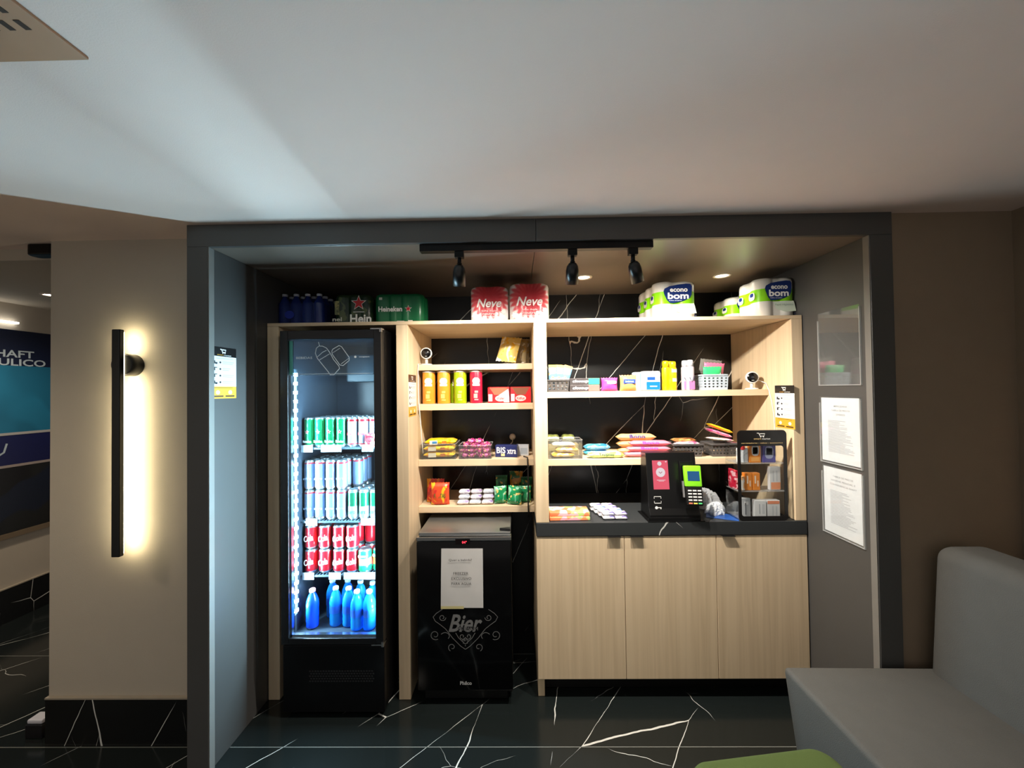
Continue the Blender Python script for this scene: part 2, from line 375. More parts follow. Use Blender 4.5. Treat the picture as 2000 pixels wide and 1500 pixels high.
wt = obj('worktop', G().box(.0885, NR-.006, UY-.004, WB, .828, CT), marble('worktop_granite', (0, 0, .3), base=(47, 50, 52), rough=.42, scale=2, thick=.004, keep=.6), None, .002)
tag(wt, 'thick black stone worktop lying over the oak base cabinet', 'worktop')

# ================================================================== GLASS DOOR DRINKS COOLER
fr = thing('drinks_cooler', 'tall black glass door drinks cooler lit inside by LEDs', 'drinks cooler', (-.91, 1.865, 0))
FXL, FXR = -1.158, -.662
def fb(name, g, m, parent=fr, bv=0, seg=2):
    g.v = [(a+.91, b-1.865, c) for a, b, c in g.v]; return obj(name, g, m, parent, bv, seg)
LIN = mat((40, 48, 58), .3, var=.03)
BI = 2.40
fb('cabinet_shell', G().box(FXL, FXL+.025, 1.915, BI+.03, .375, 1.875).box(FXR-.025, FXR, 1.915, BI+.03, .375, 1.875)
   .box(FXL, FXR, 1.915, BI+.03, 1.875, 1.892).box(FXL+.0252, FXR-.0252, BI, BI+.03, .375, 1.8748)
   .box(FXL, FXR, 1.915, BI+.03, .03, .3748), BLK, bv=.001)
fb('liner', G().box(FXL+.0255, FXL+.03, 1.93, BI-.0005, .38, 1.868).box(FXR-.03, FXR-.0255, 1.93, BI-.0005, .38, 1.868)
   .box(FXL+.031, FXR-.031, BI-.006, BI-.0005, .38, 1.868).box(FXL+.031, FXR-.031, 1.93, BI-.007, 1.862, 1.868)
   .box(FXL+.031, FXR-.031, 1.93, BI-.007, .3755, .381), LIN)
fb('evaporator_cover', G().box(-1.0, -.75, 2.24, 2.385, 1.64, 1.80), mat((52, 64, 72), .4), bv=.01)
door = fb('door', G().box(FXL, FXL+.038, 1.865, 1.914, .362, 1.885).box(FXR-.036, FXR, 1.865, 1.914, .362, 1.885)
          .box(FXL+.0382, FXR-.0362, 1.865, 1.914, 1.842, 1.885).box(FXL+.0382, FXR-.0362, 1.865, 1.914, .362, .393), mat((12, 13, 16), .25, var=.02), bv=.002)
GX0, GX1, GZ0, GZ1 = FXL+.0385, FXR-.0365, .3935, 1.8415
fb('glass_pane', G().box(GX0, GX1, 1.878, 1.881, GZ0, GZ1), clear((.97, .99, 1), .07), door)
al = mat((190, 205, 215), .2, 1)
fb('glass_trim', G().box(GX0, GX0+.005, 1.8812, 1.9, GZ0, GZ1).box(GX0, GX1, 1.8812, 1.9, GZ0, GZ0+.008), al, door)
TD = basis((0, 1.8778, 0), *FRONT)
sgn = fb('sign_panel', G().box(GX0+.007, GX1, 1.882, 1.884, 1.665, GZ1), clear((.5, .56, .6), .06, haze=.16, hcol=(.25, .3, .34)), door)
sk = G()
def DP(px, py): p = at(px, py, 1.8775); return (p.x, p.z)
bott = [(622, 668), (624, 675), (618, 680), (616, 690), (620, 700), (632, 715), (641, 726), (645, 732), (652, 732), (663, 720), (662, 715), (652, 703), (645, 690), (638, 680), (630, 676), (624, 676)]
stroke(sk, [DP(*q) for q in bott], .003, TD)
stroke(sk, [DP(*q) for q in ((620, 697), (630, 688), (638, 684))], .0025, TD); stroke(sk, [DP(*q) for q in ((624, 703), (634, 697), (644, 691))], .0025, TD)
can = [(648, 686), (650, 682), (662, 675), (667, 677), (682, 698), (682, 704), (670, 714), (664, 713), (649, 692), (648, 686)]
stroke(sk, [DP(*q) for q in can], .003, TD); stroke(sk, [DP(*q) for q in ((650, 689), (664, 680))], .002, TD); stroke(sk, [DP(*q) for q in ((666, 711), (681, 700))], .002, TD)
c = DP(594, 699); write(sk, 'BEBIDAS', c, .08, .011, TD)
c = DP(694, 697); flat(sk, ell(c[0], c[1], .006, .006, 12), TD); c = DP(712, 697); write(sk, 'congelado', c, .055, .007, TD)
a, b = DP(570, 731), DP(729, 729); stroke(sk, [a, b], .0018, TD)
lab(fb('sketch_artwork', sk, mat((205, 212, 215), .5), door), 'pale line drawing of a bottle and a can with lettering')
a, b = DP(565, 666), DP(572, 732)
lab(fb('colour_strip', rect(G(), a[0], b[0], b[1], a[1], TD), mat((70, 150, 140), .5), door), 'teal strip at the edge of the sign')
mtl = mat((190, 190, 190), .25, 1)
fb('hinge', G().box(FXR-.05, FXR+.004, 1.862, 1.9, 1.8855, 1.8915).box(FXR-.004, FXR+.006, 1.858, 1.87, 1.872, 1.891), mtl)
fb('hinge', G().box(FXR-.06, FXR, 1.872, 1.91, .352, .3575).box(FXR-.008, FXR+.003, 1.862, 1.872, .352, .374), mtl)
gr = G().box(FXL, FXR, 1.880, 1.9145, .03, .35)
fb('plinth', gr, mat((7, 7, 9), .3, spec=.25), bv=.002)
gg = G()
for i in range(24):
    for j in range(5): gg.box(-1.03+i*.0132+(j % 2)*.006, -1.022+i*.0132+(j % 2)*.006, 1.8785, 1.8797, .175+j*.012, .181+j*.012)
fb('vent_grille', gg, mat((34, 34, 36), .4))
fb('foot', G().cyl(.018, 0, .0295, 12, 0, Matrix.Translation((-1.12, 1.93, 0))), MBLK); fb('foot', G().cyl(.018, 0, .0295, 12, 0, Matrix.Translation((-.70, 1.93, 0))), MBLK)
fb('foot', G().cyl(.018, 0, .0295, 12, 0, Matrix.Translation((-1.12, 2.39, 0))), MBLK); fb('foot', G().cyl(.018, 0, .0295, 12, 0, Matrix.Translation((-.70, 2.39, 0))), MBLK)
# LED strips on both inner edges
LEDM = [emis((.52, .83, 1), 1950), emis((.52, .83, 1), 1950)]
for k_, (sgx, xx) in enumerate(((1, FXL+.032), (-1, FXR-.032))):
    st = fb('led_strip', G().box(xx-.004, xx+.004, 1.921, 1.945, .47, 1.70), mat((120, 140, 150), .4))
    led = None; nx = xx+.0045*sgx
    for k in range(27):
        z = .49+k*.0455
        if led is None:                                      # plate whose wide lit face looks across the cabinet and slightly out
            g = G().prism([(nx, 1.922), (nx+.005*sgx, 1.942), (nx, 1.942)], -.0075, .0075); g.m = [1, 1, 0, 1, 1]
            led = fb('led', g, [LEDM[k_], mat((120, 140, 150), .4)], st); led.location.z = z
        else:
            o_ = led.copy(); COL.objects.link(o_); o_.location.z = z
ZS = [1.295, .918, .642, .3815]
SHM = mat((60, 75, 85), .3); PT = mat((112, 122, 130), .5)
tags = [[(588, 611), (627, 667), (707, 729)], [(597, 619), (704, 731)], [(590, 612), (641, 664), (670, 690), (690, 710), (710, 731)]]
for k, z in enumerate(ZS[:3]):
    g = G()
    for i in range(26): xx = FXL+.04+i*.0166; g.box(xx-.0015, xx+.0015, 1.985, BI-.02, z-.004, z-.0005)
    g.box(FXL+.032, FXR-.032, 1.98, 1.985, z-.009, z-.0005); g.box(FXL+.032, FXR-.032, BI-.02, BI-.015, z-.006, z-.0005)
    sh = fb('wire_shelf', g, SHM)
    for a, b in tags[k]:
        xa, xb = at(a, 900, 1.978).x, at(b, 900, 1.978).x
        fb('price_tag', G().box(xa, xb, 1.9765, 1.9785, z-.022, z+.014), PT, sh)

# ---- cans
def can_mesh(name, r, h, cols, label, cat, group, star_=False, txt=None, tcol=(240, 240, 240)):
    """cols: body colours bottom to top as (z fraction, material)"""
    prof = [(r*.72, 0), (r*.8, .003), (r, .014)]; mats = [1, 1]
    for zf, mi in cols: prof.append((r, h*zf)); mats.append(mi)
    prof += [(r*.86, h-.004), (r*.86, h), (r*.8, h), (r*.78, h-.004)]; mats += [1, 1, 1, 1]
    g = G().lathe(prof, 18, 0, mats=mats)
    return g
ALU = mat((150, 160, 165), .3, .9)
def mkcan(name, r, h, cols, ms, art=None):
    o = obj(name, can_mesh(name, r, h, cols, None, None, None), ms)
    if art: art(o, r, h)
    return o
def art_star(o, r, h):
    T = basis((0, -r-.0006, 0), *FRONT); g = G(); flat(g, star(0, h*.52, .0125), T, 0, 0); flat(g, star(0, h*.52, .0095), T, .0008, 1)
    obj('star_mark', g, [mat((170, 175, 172), .4), mat((120, 10, 14), .4)], o)
    g = G(); write(g, 'Heineken', (0, h*.2), r*1.5, .014, T, lift=.0002); obj('lettering', g, mat((240, 240, 238), .4), o)
def art_txt(s, col, z=.42, sz=.014, shear=.3, rot=0):
    def f(o, r, h):
        T = basis((0, -r-.0006, 0), *FRONT); g = G(); write(g, s, (0, h*z), r*1.5, sz, T, shear=shear, rot=rot); obj('lettering', g, mat(col, .4), o)
    return f
CG = mat((8, 104, 62), .25, .4); CS = mat((92, 108, 132), .34, .35); CR = mat((160, 18, 30), .28, .35); CW = mat((106, 114, 134), .34, .2); CDG = mat((10, 76, 52), .28, .35); CLG = mat((90, 190, 90), .3, .2); COR = mat((230, 130, 60), .35)
SEAT = dict()
def col_word(i, n): return ['first', 'second', 'third', 'fourth', 'fifth', 'sixth', 'seventh'][i]+' from left'
ROW = ['front row', 'second row', 'third row', 'back row']
RY = [2.022, 2.082, 2.142, 2.202]
# top wire shelf: green tall cans, white cans
r1, h1 = .0275, .154
proto_g = mkcan('drink_can', r1, h1, [(.9, 0), (.95, 0)], [CG, ALU], art_star)
proto_w = mkcan('drink_can', r1, h1, [(.12, 2), (.86, 0), (.93, 2)], [CW, ALU, CR], art_txt('Budweiser', (170, 40, 45), .45))
proto_s = mkcan('drink_can', r1, h1, [(.1, 2), (.88, 0), (.93, 2)], [CS, ALU, mat((140, 34, 48), .3, .3)], art_txt('ultra', (120, 130, 145), .4))
proto_d = mkcan('drink_can', r1, h1, [(.45, 2), (.9, 0)], [CDG, ALU, mat((112, 124, 134), .3, .3)], art_txt('zero', (20, 90, 60), .25))
r3, h3 = .0322, .122
proto_r = mkcan('drink_can', r3, h3, [(.93, 0)], [CR, ALU], art_txt('Cola', (245, 240, 240), .5, .03, .35, .25))
proto_o = mkcan('drink_can', r3, h3, [(.35, 0), (.62, 2), (.93, 0)], [mat((30, 160, 90), .3, .3), ALU, COR], art_txt('Guarana', (245, 250, 245), .75))
first = {}
def place_can(proto, x, y, z, label, group, art=True):
    if id(proto) not in first: first[id(proto)] = 1; o = proto; o.location = (x, y, z); tag(o, label, 'drink can', group); return o
    if art: return tag(dup(proto, (x, y, z)), label, 'drink can', group)
    o = proto.copy(); COL.objects.link(o); o.location = (x, y, z); return tag(o, label, 'drink can', group)
GXs = [-1.098, -1.041, -.984, -.927]; WXs = [-.868, -.811, -.754]
for j in range(4):
    for i, x in enumerate(GXs):
        place_can(proto_g, x, RY[j], ZS[0], 'green can with red star, %s, %s, cooler top shelf' % (ROW[j], col_word(i, 4)), 'green beer cans in the cooler', j == 0)
    for i, x in enumerate(WXs):
        place_can(proto_w, x, RY[j], ZS[0], 'white red-rimmed can, %s, %s of white cans, cooler top shelf' % (ROW[j], col_word(i, 3)), 'white cans on the cooler top shelf', j == 0)
SXs = [-1.098, -1.041, -.984, -.927]
for t in range(2):
    for j in range(4):
        for i, x in enumerate(SXs+[-.868]):
            if i == 4 and j == 0: continue
            place_can(proto_s, x, RY[j], ZS[1]+t*(h1+.0006), 'silver can, %s, %s, %s, second cooler shelf' % ('upper tier' if t else 'lower tier', ROW[j], col_word(i, 5)), 'silver cans on the second cooler shelf', j == 0)
for j in range(4):
    for i, x in enumerate([-.868, -.811, -.754]):
        if i == 0 and j > 0: continue
        place_can(proto_d, x, RY[j], ZS[1], 'green-white can, %s, %s of such cans, second cooler shelf' % (ROW[j], col_word(i, 3)), 'green and white cans in the cooler', j == 0)
CXs = [-1.093, -1.018, -.943, -.874]; RY3 = [2.025, 2.098, 2.171]
for t in range(2):
    for j in range(3):
        for i, x in enumerate(CXs+[-.805]):
            if i == 4 and j == 0: continue
            place_can(proto_r, x, RY3[j], ZS[2]+t*(h3+.0006), 'red can, %s, %s, %s, third cooler shelf' % ('upper tier' if t else 'lower tier', ROW[j], col_word(i, 5)), 'red soda cans in the cooler', j == 0)
for i, (x, y) in enumerate([(-.808, 2.02), (-.738, 2.035), (-.738, 2.105)]):
    place_can(proto_o, x, y, ZS[2], ['green and orange can beside the red cans on third cooler shelf', 'green and orange can farthest right in front on third cooler shelf', 'green and orange can standing behind another, right end of third cooler shelf'][i], 'green and orange cans')
b = tag(obj('snack_box', G().box(-.79, -.742, 1.984, 1.992, ZS[0], ZS[0]+.068), printed((190, 40, 45), (225, 170, 160), (120, 20, 30), 40), None, .001), 'small red printed box before the white cans on cooler top shelf', 'box')
# ---- bottles
def bottle_prof(r, h):
    return [(r*.7, 0), (r*.95, .006), (r, .015), (r*.96, h*.14), (r, h*.2), (r*.95, h*.27), (r, h*.34), (r*.97, h*.5), (r, h*.6), (r*.93, h*.7), (r*.62, h*.84), (r*.38, h*.9), (r*.38, h*.94)]
def bottle(loc, label, body, capm, h=.195, r=.031, band=None, group='plastic bottles on the cooler floor'):
    t = thing('water_bottle', label, 'bottle', loc, 0, group)
    obj('bottle_body', G().lathe(bottle_prof(r, h), 20), body, t)
    obj('cap', G().lathe([(r*.47, h*.925), (r*.47, h*.99), (r*.4, h)], 16), capm, t)
    if band:
        obj('paper_label', G().lathe([(r*1.012, h*.36), (r*1.012, h*.55)], 20, cap=False), band, t)
    return t
BB = clear((.10, .55, 1), .1, .1, .45, (.01, .2, .55)); CAPW = mat((150, 165, 178), .4); LB = mat((12, 60, 140), .35)
BD = mat((4, 50, 165), .25)
bl = [(-1.063, 1.975, 'dark blue bottle with pink cap at the left of the cooler floor', 1), (-1.005, 2.07, 'water bottle behind and right of the dark blue bottle on cooler floor', 0), (-.952, 1.995, 'third bottle from the left in front on the cooler floor', 0),
      (-.884, 1.992, 'fourth bottle from the left in front on the cooler floor', 0), (-.828, 1.96, 'clear blue bottle fifth from the left in front on the cooler floor', 0), (-.765, 1.943+.017, 'water bottle with pale label nearest the right door edge on cooler floor', 0),
      (-.925, 2.075, 'water bottle in second row behind the third front bottle, cooler floor', 0), (-.85, 2.06, 'water bottle in second row behind the fourth front bottle, cooler floor', 0), (-.78, 2.045, 'water bottle in second row at the right, cooler floor', 0), (-.724, 2.0, 'water bottle against the right cooler wall, cooler floor', 0)]
for x, y, l, k in bl:
    bottle((x, y, ZS[3]), l, BD if k else BB, mat((235, 150, 165), .4) if k else CAPW, band=None if k else LB)

# ================================================================== MINI FREEZER
mf = thing('mini_freezer', 'black under-counter freezer with a white note taped on its door', 'freezer', (-.281, 1.95, 0))
def mb(name, g, m, parent=mf, bv=0, seg=2):
    g.v = [(a+.281, b-1.95, c) for a, b, c in g.v]; return obj(name, g, m, parent, bv, seg)
MX0, MX1 = -.520, -.040
mb('cabinet_shell', G().box(MX0+.004, MX1-.004, 1.999, 2.45, .03, .842), BLK, bv=.004)
mdoor = mb('door', G().box(MX0, MX1, 1.95, 1.997, .075, .822), mat((6, 6, 7), .12, var=.02, spec=.22), bv=.006, seg=3)
mb('top_plate', G().box(MX0+.008, MX1-.004, 1.965, 2.45, .8425, .86), mat((150, 152, 152), .35, .85), bv=.003)
mb('door_trim', G().box(MX0, MX1, 1.951, 1.997, .8225, .841), mat((185, 186, 185), .25, 1), bv=.002)
mb('lock_wedge', G().prism([(-.10, 1.985), (-.045, 1.972), (-.045, 1.998), (-.06, 2.0)], .8605, .874), mat((26, 26, 28), .4), bv=.001)
mb('plinth', G().box(MX0+.03, MX1-.03, 1.985, 1.9985, .012, .073), mat((13, 13, 14), .3))
mb('plinth_trim', G().box(MX0+.025, MX1-.025, 1.9845, 1.9848, .058, .073), mat((95, 95, 97), .3, .8))
for x in (-.48, -.08):
    for y in (2.02, 2.42): mb('foot', G().cyl(.016, 0, .0298, 12, 0, Matrix.Translation((x, y, 0))), MBLK)
TM = basis((0, 1.9496, 0), *FRONT)
def MP(px, py): p = at(px, py, 1.9496); return (p.x, p.z)
a, b = MP(889, 1053), MP(918, 1063)
dsp = mb('display', rect(G(), a[0], b[0], b[1], a[1], TM), mat((14, 5, 6), .2), mdoor)
c = MP(907, 1059); g = G(); write(g, '04°', c, .024, .013, TM, lift=.001); mb('digits', g, emis((1, .05, .08), 2.5), dsp)
g = G(); c = MP(909, 1217); write(g, 'Bier', c, .17, .088, TM, shear=.35, bold=.02)
c = MP(914, 1228); write(g, 'PREMIUM', c, .10, .017, TM, space=1.3); c = MP(909, 1250); write(g, '1875', c, .03, .012, TM)
def mir(pts, cx=909): return [(2*cx-x, y) for x, y in pts]
def mstroke(pts, wd=.003):
    for q in (pts, mir(pts)): stroke(g, [MP(*p) for p in q], wd, TM)
def curl(cx, cy_, r0, turns, a0, sgn=1): return [(cx+r0*(1-.7*k/20)*math.cos(a0+sgn*2*PI*turns*k/20), cy_+r0*(1-.7*k/20)*math.sin(a0+sgn*2*PI*turns*k/20)) for k in range(21)]
mstroke([(864, 1190), (852, 1198), (846, 1205), (850, 1213), (860, 1220), (870, 1228), (878, 1238), (884, 1246), (892, 1254), (900, 1262), (909, 1268)])
mstroke(curl(864, 1206, 7, 1.2, 0)); mstroke(curl(850, 1240, 10, 1.2, 1.0)); mstroke(curl(872, 1245, 12, .5, -2.6)); mstroke(curl(883, 1264, 8, 1.0, 2.0)); mstroke(curl(903, 1243, 6, 1.1, .3))
mstroke([(890, 1236), (896, 1246), (909, 1258)]); mstroke([(895, 1221), (905, 1220), (909, 1219)], .004)
for q in ((905, 1256), (913, 1256), (909, 1261)): c = MP(*q); flat(g, ell(c[0], c[1], .0025, .0025, 8), TM)
mb('door_artwork', g, mat((112, 112, 112), .5), mdoor)['label'] = 'pale grey ornate lettering and scrolls'
g = G(); c = MP(910, 1334); write(g, 'Philco', c, .058, .018, TM, bold=.02); mb('maker_mark', g, mat((190, 190, 190), .4), mdoor)
# paper note taped on the freezer door
nt = thing('paper_note', 'white paper note taped to the black freezer door', 'note', (-.289, 1.9485, .488))
def nb(name, g, m, parent=nt): g.v = [(a+.289, b-1.9485, c_-.488) for a, b, c_ in g.v]; return obj(name, g, m, parent)
g = G(); n = 10; vs = []
pa, pb, pc, pd = MP(862, 1071), MP(943, 1071), MP(944, 1187), MP(861, 1187)
for j in range(n+1):
    for i in range(n+1):
        s_, t_ = i/n, j/n; x = (pd[0]*(1-s_)+pc[0]*s_)*(1-t_)+(pa[0]*(1-s_)+pb[0]*s_)*t_; z = (pd[1]*(1-s_)+pc[1]*s_)*(1-t_)+(pa[1]*(1-s_)+pb[1]*s_)*t_
        vs.append((x, 1.9485-.0015*abs(math.sin(5*s_+3*t_))*(t_*(1-t_)*4), z))
g.add(vs, [(j*(n+1)+i, j*(n+1)+i+1, (j+1)*(n+1)+i+1, (j+1)*(n+1)+i) for j in range(n) for i in range(n)], 0, True)
nb('sheet', g, mat((214, 212, 210), .8))
TN = basis((0, 1.9455, 0), *FRONT)
for s_, q, wd in (('Quer a bebida?', (899, 1094), .115), ('FREEZER', (900, 1120), .075), ('EXCLUSIVO', (901, 1130), .1), ('PARA AGUA', (901, 1140), .1)):
    g = G(); p = at(*q, 1.9455); write(g, s_, (p.x, p.z), wd, .013, TN, bold=.005, space=1.1); nb('lettering', g, mat((70, 68, 68), .7))
g = G(); p0, p1 = at(861, 1184, 1.946), at(906, 1189, 1.946); rect(g, p0.x, p1.x, p1.z, p0.z, TN)
lab(nb('tape_strip', g, mat((205, 195, 140), .4)), 'yellowish tape along the lower edge')

# ================================================================== TRACK LIGHT, DOWNLIGHTS, WALL LAMP
TY = 1.64; TZ = NC-.0005
tl = thing('track_light', 'black ceiling track with three black spotlights above the shelves', 'track light', (.0875, TY, TZ))
obj('rail', G().box(-.4955, .4955, -.017, .017, -.030, 0), BLK, tl, .002)
def head(x, tilt_x, tilt_y):
    T = Matrix.Translation((x-.0875, 0, -.030)); h = obj('spotlight_head', G().box(-.019, .019, -.015, .015, -.026, 0), MBLK, tl, .002); h.location = (x-.0875, 0, -.0303)
    obj('stem', G().cyl(.0085, -.050, -.0265, 14).lathe([(.009, -.055), (.011, -.050)], 14), MBLK, h)
    Rm = Matrix.Translation((0, 0, -.052)) @ Matrix.Rotation(tilt_y, 4, 'Y') @ Matrix.Rotation(tilt_x, 4, 'X')
    obj('shade', G().lathe([(.006, 0), (.016, -.004), (.024, -.016), (.0275, -.034), (.0275, -.092), (.0262, -.092), (.0262, -.086), (.0262, -.068)], 24, T=Rm, cap=False), mat((12, 12, 13), .3), h)
    obj('bulb', G().lathe([(.0255, -.0685), (.001, -.0687)], 20, T=Rm, cap=False), emis((1, .9, .78), 30), h)
    M = Matrix.Translation((x, TY, TZ-.0303)) @ Rm; return M @ Vector((0, 0, -.079)), (M.to_3x3() @ Vector((0, 0, -1)))
for x, tx, ty, pw in ((at(897, 490, TY).x, .35, .08, 46), (at(1118, 490, TY).x, .38, .0, 62), (at(1236, 490, TY).x, .35, -.34, 112)):
    p, d = head(x, tx, ty)
    spot('track_spot_lamp', p, p+d, pw, 165, NEUT, .8, .02)
for k, ((x, y), l) in enumerate(zip(NICHE_SPOTS, ('round recessed downlight in niche ceiling behind the middle spotlight', 'round recessed downlight in niche ceiling above the green wrapped paper rolls'))):
    t = thing('recessed_downlight', l, 'ceiling light', (x, y, NC-.0005), 0, 'niche downlights')
    obj('bezel', G().lathe([(.047, 0), (.047, -.004), (.036, -.005), (.034, 0)], 28, cap=False), mat((190, 180, 165), .4), t)
    obj('lens', G().lathe([(.034, -.001), (.001, -.0011)], 24, cap=False), emis((1, .93, .82), 9), t)
for k, ((x, y), l) in enumerate(zip(HALL_SPOTS[:1], ('small bright hall downlight beside the column edge',))):
    t = thing('recessed_downlight', l, 'ceiling light', (x, y, CH-.0555))
    obj('bezel', G().lathe([(.045, 0), (.045, -.004), (.03, -.005), (.028, 0)], 28, cap=False), WHITE, t)
    obj('lens', G().lathe([(.028, -.001), (.001, -.0011)], 24, cap=False), emis((1, .92, .75), 60), t)

WXc, WYc = -1.765, 1.685
wl = thing('wall_lamp', 'slim vertical black bar lamp glowing against the beige column', 'wall lamp', (WXc, 1.75, .872))
obj('bar', G().box(-.018, .018, -.083, -.060, 0, 1.0), mat((13, 13, 13), .4), wl, .004)
obj('light_strip', G().box(-.014, .014, -.0595, -.0575, .01, .99), emis((1, .87, .54), 42), wl)
obj('mount', G().lathe([(.05, 0), (.05, .053), (.046, .0565)], 32, T=Matrix.Translation((0, -.001, .845)) @ Matrix.Rotation(PI/2, 4, 'X')), mat((14, 14, 14), .4), wl)

# ceiling grille top left
vt = thing('ceiling_vent', 'tan slotted ceiling vent panel at the top left corner', 'vent', (-1.32, .55, CH-.0005))
obj('panel', G().box(-.42, .42, -.245, .245, -.006, 0), mat((168, 132, 104), .6, var=.05), vt, .001)
sl = G()
for i in range(26):
    for j in range(6):
        sl.box(-.40+i*.031, -.388+i*.031, .155-j*.034, .175-j*.034, -.0068, -.0062)
obj('slots', sl, mat((52, 38, 28), .8), vt)
# things in the hall
hb = thing('ceiling_speaker', 'small black fixture on the ceiling peeking out behind the column', 'speaker', (-2.24, 1.80, CH-.0005))
obj('housing', G().prism(rrect(.07, .03, .025), -.052, 0), BLK, hb, .006)
p = at(75, 1431, 1.78)
ds = thing('door_stop', 'small dark floor block with shiny top beside the column foot', 'door stop', (-2.245, 1.80, 0))
obj('block', G().box(-.05, .03, -.03, .03, .0005, .062), mat((16, 16, 22), .3), ds, .004)
obj('cap', G().box(-.046, .026, -.026, .026, .0622, .082), mat((205, 205, 215), .2, .1), ds, .006)
po = thing('wall_poster', 'dark blue wall poster in the hall left of the column', 'poster', (X0+.001, 2.3, .61))
def pp(name, y0, y1, z0, z1, m, t=.012, parent=po): return obj(name, G().box(0, t, y0-2.3, y1-2.3, z0-.61, z1-.61), m, parent)
pp('upper_picture', 1.6, 3.2, 1.325, 1.80, printed((22, 88, 118), (26, 98, 130), (14, 66, 96), 1.2, rough=.25))
pp('title_band', 1.6, 3.2, 1.8002, 2.055, mat((12, 22, 48), .22))
pp('middle_band', 1.6, 3.2, 1.098, 1.307, mat((14, 20, 66), .25))
pp('lower_picture', 1.6, 3.2, .62, 1.08, printed((10, 11, 14), (22, 24, 24), (12, 22, 40), 1.4, rough=.25))
pp('frame_rail', 1.6, 3.2, 1.3072, 1.3248, mat((150, 150, 150), .4), .014); pp('frame_rail', 1.6, 3.2, 1.0802, 1.0978, mat((140, 130, 125), .4), .014); pp('frame_rail', 1.6, 3.2, .585, .6198, mat((110, 95, 75), .5), .02)
TP = basis((.0122, -2.3, -.61), (0, 1, 0), (0, 0, 1))
for s_, c_, W_, H_ in (('SHAFT', (2.68, 1.885), .26, .052), ('HIDRAULICO', (2.61, 1.825), .54, .05)): g = G(); write(g, s_, c_, W_, H_, TP, bold=.02); obj('lettering', g, mat((150, 165, 175), .5), po)
g = G(); stroke(g, [(2.6, 1.16), (2.645, 1.19), (2.66, 1.25)], .012, TP); obj('script_stroke', g, mat((150, 165, 175), .5), po)
pl = thing('picture_light', 'short white strip light above the hall poster', 'light', (X0+.001, 2.52, 2.10))
obj('light_bar', G().box(0, .03, -.2, .19, 0, .012), emis((1, .95, .85), 6), pl)

# ================================================================== SOFA, POUF
FAB = mat((78, 77, 74), .95, bump=.5, bscale=420, var=.08)
so = thing('sofa', 'grey fabric sofa bench along the right wall', 'sofa', (1.5, .5, 0))
def extr(prof, y0, y1): return G().add([(x-1.5, y-.5, z) for y in (y0, y1) for x, z in prof], [tuple(range(len(prof))), tuple(range(2*len(prof)-1, len(prof)-1, -1))]+[(i, (i+1) % len(prof), len(prof)+(i+1) % len(prof), len(prof)+i) for i in range(len(prof))])
obj('seat', extr([(1.115, .0005), (1.06, .43), (1.06, .452), (1.66, .446), (1.66, .0005)], -.7, 1.588), FAB, so, .016, 4)
obj('backrest', extr([(1.6605, .02), (1.62, .44), (1.655, .945), (1.86, .945), (2.0, .44), (2.0, .02)], -.7, 1.585), FAB, so, .055, 6)
pf = tag(obj('pouf', G().prism(rrect(.23, .23, .06, 8), .0005, .46), mat((66, 82, 34), .95, bump=.4, bscale=420), None, .025, 4), 'green fabric pouf in front of the grey sofa', 'pouf')
pf.location = (.745, .985, 0); pf.rotation_euler = (0, 0, math.radians(7))

# ================================================================== GOODS ON THE TOP BOARD
TZ0 = TOP+.0005
def span(pl, pr, pt, pb, Y):
    a = at(pl, (pt+pb)/2, Y).x; b = at(pr, (pt+pb)/2, Y).x; h = at((pl+pr)/2, pt, Y).z-at((pl+pr)/2, pb, Y).z
    return (a+b)/2, abs(b-a), h
def FT(y, z=0): return basis((0, y, z), *FRONT)
def lettering(parent, items, y, col, z=0, name='lettering', T=None, shear=0, bold=.015, lift=.0006):
    g = G()
    for s_, c, W, H in items: write(g, s_, c, W, H, T or FT(y, z), shear=shear, bold=bold, lift=lift)
    return obj(name, g, mat(col, .45) if isinstance(col, tuple) else col, parent)
# shrink pack of water bottles
cx, W, h = span(536, 640, 562, 628, 2.10); r = .031
wp = thing('water_bottle_pack', 'dark blue shrink pack of bottled water at the left end of the top board', 'bottle pack', (cx, 2.19, TZ0))
BBL = mat((26, 44, 110), .25); CPW = mat((175, 180, 195), .4); WRP = clear((.55, .65, .95), .14, .1, .25, (.05, .08, .3))
bt0 = None
for j in range(4):
    for i in range(4):
        x, y = (i-1.5)*.064, (j-1.2)*.064
        if bt0 is None:
            bt0 = obj('bottle', G().lathe(bottle_prof(r, .178), 16), BBL, wp); cap0 = obj('cap', G().lathe([(r*.47, .166), (r*.47, .178), (r*.4, .18)], 12), CPW, bt0); bt0.location = (x, y, .001)
        else: dup(bt0, (x, y, .001), parent=wp)
g = G(); o_ = lobed(4, 4, .0325, fill=.99); g.rings([[(x, y+.0192, z) for x, y in o_] for z in (.0003, .06, .125)], cap=False); obj('shrink_wrap', g, WRP, wp)
g = G(); T = FT(-.115); flat(g, ell(-.05, .06, .026, .022), T); obj('print_patch', g, mat((40, 60, 170), .4), wp)
